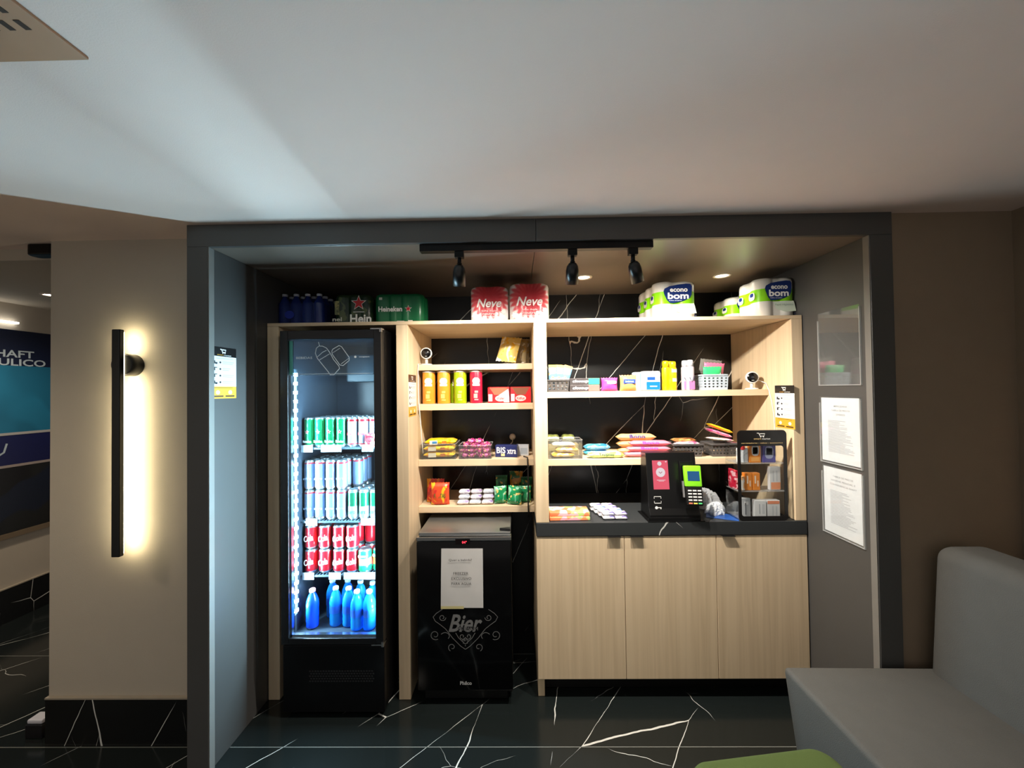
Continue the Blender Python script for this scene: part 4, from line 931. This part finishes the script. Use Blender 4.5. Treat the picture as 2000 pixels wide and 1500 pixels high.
# stacked pale chocolate bars
BARM = [printed((226, 224, 230), (206, 200, 214), (150, 130, 180), 30, .55), printed((216, 220, 224), (190, 196, 204), (140, 150, 170), 30, .55), printed((236, 232, 236), (210, 196, 214), (130, 104, 170), 30, .55)]
rows = ['bottom layer', 'second layer', 'top layer']
for lay in range(3):
    for i in range(3):
        x = sx(907+i*23.5-(1.5 if lay == 0 else 0), 975, 2.24); y = 2.225+lay*.018+rnd.uniform(-.004, .004)
        lie('chocolate_bar', 'pale chocolate bar, %s, %s of three, left lowest shelf' % (rows[lay], ['left', 'middle', 'right'][i]), 'chocolate', x, y, SD+lay*.0255, .068, .05, .021, BARM[(lay+i) % 3], rnd.uniform(-.05, .05), 20+lay*3+i, 'pale chocolate bars on the left lowest shelf')
# green candy bags
GB = printed((20, 140, 84), (150, 215, 185), (230, 205, 120), 22, .54); GD = printed((16, 84, 52), (40, 130, 80), (190, 140, 50), 18, .56)
for k, (px, Y, W, H, t_, rz, tl_, m, l) in enumerate([(978, 2.225, .075, .10, .035, .25, -.12, GB, 'pale green candy bag at the left of the green heap'), (1004, 2.20, .085, .105, .04, -.3, -.25, GB, 'bright green candy bag leaning in the middle of the heap'), (1025, 2.245, .07, .095, .035, -.15, -.1, GB, 'green candy bag at the right of the heap beside the black cable'),
        (980, 2.295, .07, .145, .03, .1, -.1, GD, 'dark green bag standing behind the left of the heap'), (1008, 2.335, .08, .16, .034, -.1, -.12, printed((30, 90, 50), (176, 120, 40), (210, 160, 60), 20, .5), 'green and gold bag rising at the back of the heap'), (1029, 2.32, .07, .13, .035, 0, -.1, GD, 'dark green bag behind the right of the heap')]):
    upbag('candy_bag', l, 'candy', sx(px, 960, Y), Y, SD+.002, W, H, t_, m, rz, tl_, 40+k, 'green candy bags')

# ================================================================== GOODS: RIGHT SHELVES, UPPER
def basket(label, cx, Y, z, W, D, H, m, group=None, lipw=.006, holes=(5, 3), hm=None, flare=.9):
    """slotted plastic basket: tapering shell with see-through holes in its sides, a rolled rim"""
    t = thing('basket', label, 'basket', (cx, Y+D/2, z+E0), 0, group)
    def ring(w_, d_, zz): return [(x, y, zz) for x, y in rrect(w_/2, d_/2, .014, 4)]
    g = G()
    def panel(T, w0, w1, Hh, nx, nz):
        # grid panel with square holes left open
        xs = [-1]; m_ = .16
        for i in range(nx): c = -1+2*(i+.5+.0)/nx; hw = .42/nx*1.1; xs += [c-hw, c+hw]
        xs.append(1); zs = [0]; zr = (.12, .86)
        for j in range(nz): c = zr[0]+(zr[1]-zr[0])*(j+.5)/nz; hh = (zr[1]-zr[0])*.25/nz; zs += [c-hh, c+hh]
        zs.append(1); vs = []
        for zf in zs:
            wd = w0+(w1-w0)*zf
            for xf in xs: vs.append((xf*wd/2, 0, zf*Hh))
        n_ = len(xs); fs = []
        for j in range(len(zs)-1):
            for i in range(n_-1):
                if i % 2 == 1 and j % 2 == 1: continue
                fs.append((j*n_+i, j*n_+i+1, (j+1)*n_+i+1, (j+1)*n_+i))
        g.add(vs, fs, 0, False, T)
    bw, bd = W*flare, D*flare; sl = math.atan2((D-bd)/2, H); sl2 = math.atan2((W-bw)/2, H)
    panel(Matrix.Translation((0, -bd/2, 0)) @ Matrix.Rotation(sl, 4, 'X'), bw, W, H/math.cos(sl), *holes)
    panel(Matrix.Translation((0, bd/2, 0)) @ Matrix.Rotation(-sl, 4, 'X'), bw, W, H/math.cos(sl), *holes)
    panel(Matrix.Translation((-bw/2, 0, 0)) @ Matrix.Rotation(-sl2, 4, 'Y') @ Matrix.Rotation(PI/2, 4, 'Z'), bd, D, H/math.cos(sl2), *holes)
    panel(Matrix.Translation((bw/2, 0, 0)) @ Matrix.Rotation(sl2, 4, 'Y') @ Matrix.Rotation(PI/2, 4, 'Z'), bd, D, H/math.cos(sl2), *holes)
    g.box(-bw/2, bw/2, -bd/2, bd/2, 0, .002)
    sh = obj('basket_shell', g, m, t); md = sh.modifiers.new('thick', 'SOLIDIFY'); md.thickness = .0018; md.offset = 0
    o1, i1 = rrect(W/2+lipw, D/2+lipw, .016, 4), rrect(W/2-.002, D/2-.002, .012, 4); n_ = len(o1); g = G()
    rg = [[(x, y, zz) for x, y in o] for o, zz in ((i1, H-.004), (o1, H-.006), (o1, H+.001), (i1, H+.003), (i1, H-.004))]
    g.rings(rg, cap=False, smooth=False); obj('rim', g, m, t)
    return t
DKP = mat((80, 78, 78), .4); LTP = mat((172, 184, 196), .35)
cx, W, _ = span(1068, 1111, 740, 763, 2.21); W += .012
basket('small dark grey basket of upright packets at the left of the upper right shelf', cx, 2.195, RA, W-.012, .10, .068, DKP)
PK = [printed((186, 194, 202), (96, 150, 190), (214, 176, 50), 26, .5), printed((196, 190, 180), (104, 156, 190), (206, 140, 56), 26, .52)]
for k, (dx, yy, tx, l) in enumerate([(-.036, 2.215, .0, 'white and yellow packet at the left in the small grey basket'), (-.02, 2.235, .05, 'white packet with pale top in the small grey basket'), (.005, 2.22, .1, 'blue and white packet in the middle of the small grey basket'), (.025, 2.24, .18, 'yellow topped packet right of middle in the small grey basket'), (.04, 2.222, .3, 'orange topped packet leaning right in the small grey basket')]):
    t = upbag('wipes_packet', l, 'packet', cx+dx*.72, yy, RA+.013, .05, .142, .012, PK[k % 2], 0, -.06, 60+k, 'packets in the small grey basket'); t.rotation_euler = (0, tx, 0); t.location.x += -.012*tx
    g = G(); g.box(-.024, .024, .002, .004, .127, .143, 0, Matrix.Rotation(-.06, 4, 'X') @ Matrix.Translation((0, -.006, 0))); obj('top_fold', g, mat([(238, 214, 80), (236, 236, 240), (236, 190, 90), (240, 210, 60), (244, 190, 90)][k], .4), t)
# toothpaste boxes
xa, Wp, _ = span(1112, 1173, 750, 763, 2.205)
for k in range(2):
    t = pbox('toothpaste_box', ['black toothpaste box with red end, the lower one', 'black toothpaste box with green end lying on the other one'][k], 'box', xa, 2.225, RA+k*.0385, Wp-.004, .042, .0375, mat((62, 58, 60), .35), 0, 'toothpaste boxes', txt=[('closeup', (-.025, .019), .09, .021, (236, 232, 236), .2)])
    patch(t, Wp*.12, Wp*.46, .002, .036, -.0211, (222, 96, 90) if not k else (40, 186, 126), 'end_print')
# magenta pad packet, orange pack, white and blue packs
t = upbag('pad_packet', 'magenta packet beside the toothpaste boxes', 'packet', sx(1190, 750, 2.215), 2.215, RA, .094, .078, .055, mat((224, 66, 158), .35), 0, 0, 71)
patch(t, -.02, .035, .04, .06, -.03, (236, 150, 214), 'pale_print', round_=True)
t = upbag('pad_packet', 'orange packet with dark blue label between magenta and white packs', 'packet', sx(1227, 748, 2.205), 2.21, RA, .096, .092, .055, mat((240, 160, 92), .35), 0, 0, 72)
patch(t, -.033, .033, .042, .066, -.031, (36, 64, 170), 'label_patch'); lettering(t, [('intimus', (0, .054), .046, .012)], -.0322, (170, 225, 245))
t = pbox('diaper_pack', 'white pack with blue strokes behind the orange packet', 'packet', sx(1247, 745, 2.25), 2.262, RA, .06, .05, .108, mat((176, 188, 200), .4), 0, None, .008); patch(t, .004, .012, .01, .1, -.0252, (90, 160, 214))
t = pbox('diaper_pack', 'white pack with a blue lower half beside the yellow spray cans', 'packet', sx(1272, 745, 2.215), 2.235, RA, .105, .055, .112, mat((190, 196, 202), .4), .0, None, .01)
patch(t, -.03, .047, .006, .05, -.0277, (8, 96, 166), 'blue_print'); patch(t, -.025, .02, .06, .078, -.0277, (20, 70, 140), 'label_patch'); lettering(t, [('Tena', (-.005, .097), .045, .011)], -.0277, (216, 130, 120)); patch(t, -.01, .03, .022, .027, -.0277, (226, 240, 248), 'wave_print', .0008)
# spray cans
def spray(label, px, Y, body, capm, h=.172, r=.021, art=None, group=None):
    t = thing('spray_can', label, 'spray can', (sx(px, 735, Y), Y, RA+E0), 0, group)
    obj('can_body', G().lathe([(r*.94, 0), (r, .003), (r, h*.74), (r*.97, h*.76), (r*.8, h*.785)], 22), body, t)
    obj('cap', G().lathe([(r*.84, h*.786), (r*.84, h*.93), (r*.74, h*.985), (r*.5, h)], 20), capm, t)
    if art: art(t, r, h)
    return t
YB = printed((226, 190, 12), (230, 196, 24), (216, 160, 40), 18); YC = mat((228, 196, 16), .35)
def ya(t, r, h): patch(t, -.014, .014, h*.62, h*.72, -r-.0008, (206, 206, 206), 'label_patch'); patch(t, -.011, .012, h*.3, h*.42, -r-.0008, (250, 210, 160), 'print_patch')
for k, (px, Y, l) in enumerate([(1300, 2.26, 'yellow spray can at the left of the yellow group'), (1308, 2.305, 'yellow spray can behind the front two yellow cans'), (1314, 2.215, 'yellow spray can in front at the right of the yellow group')]):
    spray(l, px, Y, YB, YC, .172 if k != 2 else .165, .0215, ya if k == 2 else None, 'yellow spray cans')
PW = printed((180, 176, 184), (190, 120, 166), (186, 160, 180), 14, .55); PC = mat((178, 182, 190), .35)
def pw(t, r, h): patch(t, -.016, .016, h*.03, h*.3, -r-.0006, (190, 112, 160), 'pink_print'); g = G(); T = FT(-r-.0012); stroke(g, [(-.013, h*.42), (.0, h*.26), (.014, h*.46)], .005, T); obj('grey_stroke', g, mat((70, 62, 84), .4), t)
for k, (px, Y, l) in enumerate([(1338, 2.245, 'white and pink spray can, the left one of the pair'), (1348, 2.205, 'white and pink spray can, right one of the pair in front')]):
    spray(l, px, Y, PW, PC, .172, .0215, pw, 'white and pink spray cans')
t = pbox('hair_kit_box', 'dark brown box in shadow behind the white basket', 'box', sx(1365, 745, 2.33), 2.35, RA, .05, .03, .10, printed((70, 46, 40), (120, 60, 70), (30, 24, 24), 30))
cx, W, _ = span(1370, 1422, 730, 762, 2.205)
basket('white slotted basket with green and pink packs on the upper right shelf', cx, 2.195, RA, W-.006, .10, .086, LTP, None, .005, (6, 4), flare=.94)
for k, (dx, yy, zz, W_, H_, m, rz, l) in enumerate([(-.005, 2.228, .05, .105, .085, mat((60, 196, 120), .35), 0, 'green topped clear pack lying in front in the white basket'), (.018, 2.258, .088, .115, .07, mat((232, 110, 146), .35), -.03, 'pink pack standing behind the green one in the white basket'), (.006, 2.285, .09, .12, .09, clear((.8, .8, .76), .14, .1, .3, (.4, .4, .36)), -.1, 'clear plastic pack rising behind the pink one in the white basket')]):
    t = upbag('sponge_pack', l, 'packet', cx+dx, yy, RA+zz, W_, H_, .02, m, rz, .12, 80+k, 'packs in the white basket'); t.rotation_euler.y = [.0, .08, .14][k]
    if k == 0: patch(t, -.04, .045, .002, .055, -.012, (226, 232, 238), 'pale_front'); patch(t, .015, .04, .018, .042, -.0125, (222, 226, 130), 'yellow_dot', .001, True)

# ================================================================== GOODS: RIGHT SHELVES, LOWER
OLV = printed((104, 112, 58), (122, 128, 70), (80, 88, 44), 18)
for k in range(2):
    t = lie('biscuit_packet', ['olive green packet at the left behind the clear bin', 'olive green packet next to it, behind the clear bin, farther from the divider'][k], 'packet', sx(1080+k*30, 850, 2.34), 2.365, RB+.066, .085, .07, .045, OLV, 0, 90+k, 'olive packets')
b_ = obj('carton_box', G().box(-.1, .1, -.04, .04, 0, .064), mat((170, 150, 90), .6), None, .002); b_.location = (sx(1096, 870, 2.36), 2.365, RB+E0); tag(b_, 'plain box under the olive packets behind the clear bin', 'box')
cx, W, _ = span(1071, 1137, 860, 897, 2.20)
clear_bin('clear bin of yellow noodle packets on the lower right shelf', cx, 2.19, RB, W, .12, .105)
for k, (dx, yy, zz, m, l) in enumerate([(-.02, 2.245, .003, printed((246, 206, 60), (240, 226, 180), (226, 150, 40), 18), 'yellow noodle packet at the bottom of the clear bin'), (.02, 2.24, .033, printed((240, 214, 110), (240, 230, 210), (220, 140, 60), 18), 'yellow and cream noodle packet in the middle of the clear bin'), (-.01, 2.25, .06, printed((228, 234, 240), (190, 210, 226), (240, 220, 170), 18), 'white noodle packet on top in the clear bin')]):
    lie('noodle_packet', l, 'noodles', cx+dx*.6, yy, RB+zz, .13, .075, .024, m, [.04, -.06, .03][k], 100+k, 'noodle packets in the clear bin')
BLU = printed((70, 176, 224), (150, 214, 240), (40, 120, 190), 16); WPK = printed((196, 198, 214), (190, 206, 236), (226, 190, 214), 16); LGR = printed((190, 222, 140), (206, 232, 160), (150, 196, 90), 16)
lie('biscuit_packet', 'light blue biscuit packet lying beside the clear bin', 'biscuits', sx(1167, 878, 2.30), 2.325, RB+.026, .155, .06, .032, BLU, .03, 110, 'biscuit packets')
lie('biscuit_packet', 'blue biscuit packet underneath the light blue one', 'biscuits', sx(1165, 885, 2.31), 2.33, RB, .15, .06, .024, BLU, 0, 111, 'biscuit packets')
lie('biscuit_packet', 'pale lilac biscuit packet between blue and pink packets', 'biscuits', sx(1187, 886, 2.26), 2.262, RB, .16, .045, .026, WPK, .08, 112, 'biscuit packets')
lie('biscuit_packet', 'light green biscuit packet in front on the lower right shelf', 'biscuits', sx(1183, 890, 2.21), 2.214, RB, .21, .045, .028, LGR, .02, 113, 'biscuit packets', 'Trakinas', (60, 80, 60))
ORB = mat((244, 184, 122), .35); PKB = mat((238, 130, 150), .35)
for k in range(3):
    lie('biscuit_packet', ['lowest', 'middle', 'topmost'][k]+' orange biscuit packet stacked behind the pink ones', 'biscuits', sx(1246, 860, 2.30)-.003*k, 2.325, RB+.0+k*.040, .232, .062, .037, ORB, .02*(k-1), 120+k, 'orange biscuit packets', 'Bono' if k == 2 else None, (50, 54, 130))
for k in range(3):
    lie('biscuit_packet', ['lowest', 'middle', 'topmost'][k]+' pink biscuit packet stacked in front of the orange ones', 'biscuits', sx(1263+3*k, 880, 2.225), 2.232, RB+k*.0305, .255-.01*k, .058, .028, PKB, .015*(k-1), 124+k, 'pink biscuit packets', 'Bono' if k > 0 else None, (150, 70, 180))
for k, (pl_, pr_, pt, l) in enumerate(((1312, 1374, 857, 'dark grey slotted basket of flat packets behind the payment kiosk'), (1386, 1440, 860, 'dark grey slotted basket with a magenta packet behind the display case'))):
    cx, W, _ = span(pl_, pr_, pt, 885, 2.22)
    basket(l, cx, 2.205, RB, W-.008, .13, .072, DKP, 'dark baskets on the lower right shelf', .007, (7, 3), flare=.86)
    if k == 0:
        for q, (m, zz, ry, l2) in enumerate([(printed((238, 190, 204), (240, 224, 224), (220, 90, 130), 18), .058, .07, 'pink and white packet lying on the left dark basket'), (printed((160, 110, 60), (196, 150, 90), (120, 70, 40), 18), .074, .02, 'brown packet lying at the back of the left dark basket')]):
            t = lie('snack_packet', l2, 'packet', cx+.004, 2.25+q*.04, RB+zz, .13, .07, .02, m, -.05, 130+q, 'packets in the dark baskets'); t.rotation_euler.y = -ry
    else:
        for q, (m, zz, ry, rz_, dx, l2) in enumerate([(printed((244, 226, 196), (240, 236, 226), (236, 120, 170), 16), .062, .1, .15, 0, 'cream packet in the right dark basket'), (printed((236, 70, 150), (240, 150, 190), (240, 232, 226), 13), .088, .32, -.1, .0, 'magenta packet leaning in the right dark basket'), (mat((246, 210, 40), .35), .112, .36, -.1, .012, 'yellow packet on top of the magenta one in the right dark basket')]):
            t = lie('snack_packet', l2, 'packet', cx+dx, 2.262+q*.012, RB+zz+(.02, .03, .032)[q], .135, .08, .016, m, rz_, 134+q, 'packets in the dark baskets'); t.rotation_euler.y = ry

# ================================================================== WORKTOP: BOXES, KIOSK, READER, DISPLAY CASE
WT0 = CT
def slab(label, cx, Y, z, m, rz, k):
    t = thing('candy_box', label, 'box', (cx, Y, z+E0), rz, 'orange and pink boxes on the worktop'); obj('carton', G().box(-.105, .105, -.055, .055, 0, .02), m, t, .004); return t
PB = printed((250, 150, 100), (246, 176, 190), (196, 222, 130), 14, .5)
cxp = sx(1112, 1000, 2.03)
slab('orange and pink box lying at the front left of the worktop', cxp, 2.07, WT0, PB, .03, 0); slab('orange and pink box stacked on top of the other on the worktop', cxp+.002, 2.078, WT0+.0206, printed((244, 140, 96), (246, 190, 200), (186, 220, 130), 12, .46), -.01, 1)
for j in range(4):
    for i in range(2):
        for lay in range(2 if j < 2 else 2):
            x = sx(1186+i*24-(j*4.5), 995, 2.06); Y = 2.04+j*.047
            lie('chocolate_bar', 'white and purple bar, %s row, %s, %s, on worktop' % (['front', 'second', 'third', 'rear'][j], ['left', 'right'][i], ['lower', 'upper'][lay]), 'chocolate', x, Y+lay*.008, WT0+lay*.019, .064, .042, .016, [printed((220, 222, 230), (236, 236, 240), (90, 80, 150), 24, .5), printed((226, 220, 232), (240, 238, 240), (100, 84, 150), 24, .5), printed((214, 222, 236), (236, 240, 244), (90, 120, 190), 24, .5)][(j+i) % 3], rnd.uniform(-.05, .05), 150+j*4+i*2+lay, 'white and purple bars on the worktop')
# kiosk
KX = .80; KY = 2.02
kk = thing('payment_kiosk', 'black self-service payment kiosk with a pink screen on the worktop', 'kiosk', (KX, KY, WT0+.0006)); KM = mat((10, 10, 11), .3)
prof = [(-.02, .0), (.13, .0), (.115, .34), (.035, .342), (-.005, .06), (-.02, .03)]
def kp(name, x0, x1, m, pr_, bev=.003): n_ = len(pr_); return obj(name, G().add([(x, y, z) for x in (x0, x1) for y, z in pr_], [tuple(range(n_)), tuple(range(2*n_-1, n_-1, -1))]+[(i, (i+1) % n_, n_+(i+1) % n_, n_+i) for i in range(n_)]), m, kk, bev)
kp('body', -.125, .135, KM, prof); obj('base_plate', G().box(-.14, .15, -.035, .14, -.0002, .004).box(-.135, .13, -.03, -.0205, .0042, .02), mat((14, 14, 15), .25), kk, .001)
sl_ = math.atan2(.04, .282); TK = Matrix.Translation((0, -.005, .06)) @ Matrix.Rotation(-sl_, 4, 'X') @ basis((0, -.0006, 0), *FRONT)
def kflat(name, fn, m, lf=.0004): g = G(); fn(g, lf); return obj(name, g, m, kk)
# front plane coordinates: x from -.125, v along the slanted face (0 at the fold .. .285 at the top)
scr = kflat('screen', lambda g, l: rect(g, -.094, -.012, .096, .245, TK, l), emis((.80, .12, .17), 1.0))
g = G(); flat(g, ell(-.053, .183, .024, .024, 28), TK, .001); flat(g, ell(-.056, .228, .011, .011, 20), TK, .001); rect(g, -.075, -.03, .142, .1445, TK, .001); rect(g, -.066, -.038, .137, .139, TK, .001); rect(g, -.026, -.018, .235, .24, TK, .001)
obj('screen_graphic', g, emis((.85, .75, .77), .95), kk)
g = G(); stroke(g, [(-.062, .186), (-.054, .178), (-.045, .186)], .004, TK, .0016); obj('screen_tick', g, emis((.6, .2, .25), .8), kk)
g = G()
for q in ([(-.095, .05), (-.095, .06), (-.06, .06), (-.06, .05)], [(-.095, .037), (-.095, .027), (-.06, .027), (-.06, .037)]): stroke(g, q, .0028, TK)
flat(g, ell(-.086, .004, .0075, .0075, 14), TK); rect(g, -.08, -.06, .0025, .0065, TK); rect(g, -.066, -.061, -.003, .003, TK)
obj('scan_marks', g, mat((220, 220, 220), .4), kk)
obj('reader_bracket', G().box(.045, .115, -.012, -.0006, .10, .26, 0, Matrix.Translation((0, -.005, .06)) @ Matrix.Rotation(-sl_, 4, 'X') @ Matrix.Translation((0, 0, -.06+.04))), KM, kk, .003)
cr = thing('card_reader', 'green topped card reader with a keypad mounted on the kiosk front', 'card reader', (KX+.09, KY-.034, WT0+.115), 0)
cr.rotation_euler = (-sl_*1.4, 0, math.radians(-6))
obj('body', G().box(-.04, .04, -.03, 0, -.03, .16), mat((16, 16, 17), .35), cr, .006, 3)
TR = basis((0, -.0302, 0), *FRONT); g = G(); T2 = TR
obj('green_cover', G().box(-.041, .041, -.033, -.004, .062, .168), mat((126, 214, 36), .35), cr, .006, 3)
g = G(); rect(g, -.028, .03, .092, .14, basis((0, -.0334, 0), *FRONT)); obj('display', g, emis((.045, .16, .36), .75), cr)
kb = None; KEY = [mat((205, 205, 205), .4), mat((220, 120, 90), .4), mat((226, 200, 90), .4), mat((80, 190, 120), .4)]
for j in range(5):
    for i in range(3):
        o = obj('key', G().box(-.009, .009, -.0335, -.0303, -.0035, .0035), KEY[0 if j < 4 else i+1], cr, .001); o.location = (-.022+i*.023, 0, .044-j*.0155)
obj('card_slot', G().box(-.052, -.044, -.02, -.012, .01, .09), mat((150, 150, 152), .3, .6), cr)
# crumpled plastic bags, blue leaflets
def crumple(label, cx, Y, z, rx, ry, rz_, seed, m):
    rn = random.Random(seed); g = G(); nu, nv = 30, 14; rg = []
    ph = [rn.uniform(0, 6.28) for _ in range(8)]
    for j in range(nv+1):
        f = j/nv; el = f*PI/2; row = []
        for i in range(nu):
            a = 2*PI*i/nu; w_ = 1+.18*math.sin(3*a+ph[0])+.14*math.sin(5*a+ph[1]+3*f)+.10*math.sin(9*a+ph[2]-4*f)+.06*math.sin(14*a+ph[3])+rn.uniform(-.06, .06)
            row.append((rx*w_*math.cos(el)*math.cos(a), ry*w_*math.cos(el)*math.sin(a), rz_*math.sin(el)*(1+.2*math.sin(2*a+ph[4])*math.cos(el)+rn.uniform(-.06, .06))))
        rg.append(row)
    g.rings(rg, smooth=False); o = obj('plastic_bag', g, m); o.location = (cx, Y, z+E0); return tag(o, label, 'plastic bag', 'crumpled plastic bags')
PBG = clear((.86, .88, .9), .16, .12, .5, (.78, .82, .86))
crumple('crumpled clear plastic bag nearest the kiosk', sx(1385, 985, 2.2), 2.24, WT0, .075, .055, .10, 3, PBG); crumple('crumpled white plastic bag in front of the display case side', sx(1398, 988, 2.1), 2.11, WT0, .045, .04, .062, 8, clear((.86, .9, .94), .16, .12, .7, (.8, .86, .92)))
t = tag(obj('leaflet', G().box(-.075, .075, -.05, .05, 0, .0015), mat((40, 84, 160), .35), None), 'blue leaflet lying on the worktop at the case', 'leaflet'); t.location = (sx(1417, 1006, 2.03), 2.065, WT0+E0); t.rotation_euler = (0, 0, -.45)
# acrylic display case
DX0, DX1, DY0, DZ1 = 1.122, 1.372, 1.992, .462; DD = .12
dc = thing('display_case', 'clear acrylic display case with black front border on the worktop', 'display case', ((DX0+DX1)/2, DY0, WT0+.0006)); w2 = (DX1-DX0)/2; ACC = clear((.96, .97, .97), .06, .02)
fo = rrect(w2, DZ1/2, .022, 6); fi = [(x, z-.028) for x, z in rrect(w2-.016, DZ1/2-.052, .014, 6)]; n_ = len(fo)
fi = [(x, z+.0) for x, z in fi]
g = G(); vs = [(x, y, z+DZ1/2) for y in (-.003, 0) for o_ in (fo, fi) for x, z in o_]
fs = []
for i in range(n_):
    k_ = (i+1) % n_
    fs += [(i, k_, n_+k_, n_+i), (2*n_+i, 3*n_+i, 3*n_+k_, 2*n_+k_), (i, 2*n_+i, 2*n_+k_, k_), (n_+i, n_+k_, 3*n_+k_, 3*n_+i)]
g.add(vs, fs); obj('front_border', g, mat((20, 18, 18), .3), dc)
obj('front_pane', G().box(-w2+.0165, w2-.0165, -.002, -.0005, .0255, DZ1-.081), ACC, dc)
obj('side_pane', G().box(-w2+.001, -w2+.003, .0005, DD, .001, .40), ACC, dc); obj('side_pane', G().box(w2-.003, w2-.001, .0005, DD, .001, .40), ACC, dc)
obj('back_pane', G().box(-w2+.0035, w2-.0035, DD-.003, DD-.001, .001, .40), ACC, dc)
SHZ = [.012, .150, .292]
for z in SHZ: obj('case_shelf', G().box(-w2+.0035, w2-.0035, .001, DD-.0035, z-.003, z-.0005), clear((.9, .9, .9), .1, .05, .15, (.8, .8, .8)), dc)
TD2 = basis((0, -.0032, 0), *FRONT); g = G()
stroke(g, [(-.025, .447), (-.016, .447), (-.008, .432), (.01, .432), (.015, .444), (-.01, .444)], .0035, TD2); flat(g, ell(-.006, .428, .003, .003, 8), TD2); flat(g, ell(.008, .428, .003, .003, 8), TD2)
write(g, 'market', (.022, .418), .04, .007, TD2); obj('cart_logo', g, mat((238, 236, 232), .4), dc)
g = G(); write(g, 'smart', (-.022, .418), .038, .007, TD2); write(g, 'carregadores - cabos - acessorios', (.0, .396), .21, .007, TD2, bold=.02); obj('lettering', g, mat((206, 176, 120), .4), dc)
DCX = (DX0+DX1)/2
def cbox(label, dx, dy, sh, W, D, H, m, parts=(), rz=0, name='accessory_box'):
    t = thing(name, label, 'box', (DCX+dx, DY0+dy, WT0+.0006+SHZ[sh]), rz, 'boxes in the display case'); obj('carton', G().box(-W/2, W/2, -D/2, D/2, 0, H), m, t, .002)
    for a in parts: patch(t, *a[:4], -D/2-.0001, a[4], a[5] if len(a) > 5 else 'print_patch', .0004, len(a) > 6)
    return t
OB = mat((226, 136, 50), .35); WB2 = mat((218, 218, 220), .4); GBX = mat((190, 192, 196), .4)
t = cbox('white packet with red hang tag in the case, top row left', -.083, .03, 2, .056, .012, .075, printed((214, 218, 224), (190, 196, 204), (230, 232, 236), 30)); patch(t, -.012, .012, .066, .088, -.0066, (214, 60, 60), 'red_tag', .0006, True)
cbox('orange box with white oval picture in the case, top row middle', -.022, .03, 2, .056, .02, .108, OB, [(-.018, .020, .035, .092, (226, 226, 226), 'picture_print', 1), (-.012, .014, .045, .08, (90, 90, 90), 'device_print'), (-.022, .022, .008, .028, (238, 170, 90), 'print_patch')])
cbox('violet box with grey picture in the case, top row right', .05, .03, 2, .066, .02, .104, mat((84, 78, 150), .35), [(-.022, .022, .02, .085, (160, 164, 196), 'picture_print', 1), (-.014, .016, .04, .075, (120, 124, 160), 'device_print')])
cbox('red packet seen through the left side of the case, middle row', -.108, .075, 1, .014, .07, .098, printed((206, 40, 70), (240, 190, 200), (150, 20, 40), 26))
for k, dx in enumerate((-.058, -.018)):
    cbox(['orange box with white stripe, left one of the middle row pair', 'orange box with white stripe, right one of the middle row pair'][k], dx, .035, 1, .037, .03, .088, OB, [(-.010, -.002, .035, .075, (240, 214, 190), 'stripe_print'), (.004, .010, .02, .05, (240, 214, 190), 'stripe_print')])
cbox('white and pale orange packet at the left of the middle row', -.091, .028, 1, .024, .02, .072, printed((226, 220, 214), (232, 170, 110), (200, 200, 204), 30))
cbox('white cable box with orange base in the case, middle row right', .078, .03, 1, .056, .02, .120, WB2, [(-.022, .026, .004, .04, (232, 150, 104), 'orange_print'), (-.012, -.007, .045, .1, (190, 192, 198), 'cable_print'), (.006, .011, .045, .1, (190, 192, 198), 'cable_print')])
cbox('grey translucent box in the case, bottom row left', -.07, .04, 0, .05, .02, .095, GBX, [(-.004, .002, .01, .07, (120, 122, 128), 'cable_print'), (-.008, .014, .062, .078, (232, 232, 234), 'print_patch')])
cbox('white cable box in the case, bottom row middle', -.005, .025, 0, .056, .03, .088, WB2, [(-.006, -.002, .02, .07, (160, 164, 170), 'cable_print'), (.008, .02, .02, .07, (196, 198, 202), 'print_patch')], -.12)
cbox('white cable box with orange top in the case, bottom row right', .06, .025, 0, .066, .03, .088, WB2, [(-.03, .03, .07, .086, (232, 140, 100), 'orange_print'), (-.006, -.002, .01, .06, (190, 194, 200), 'cable_print'), (.012, .016, .01, .06, (190, 194, 200), 'cable_print')])
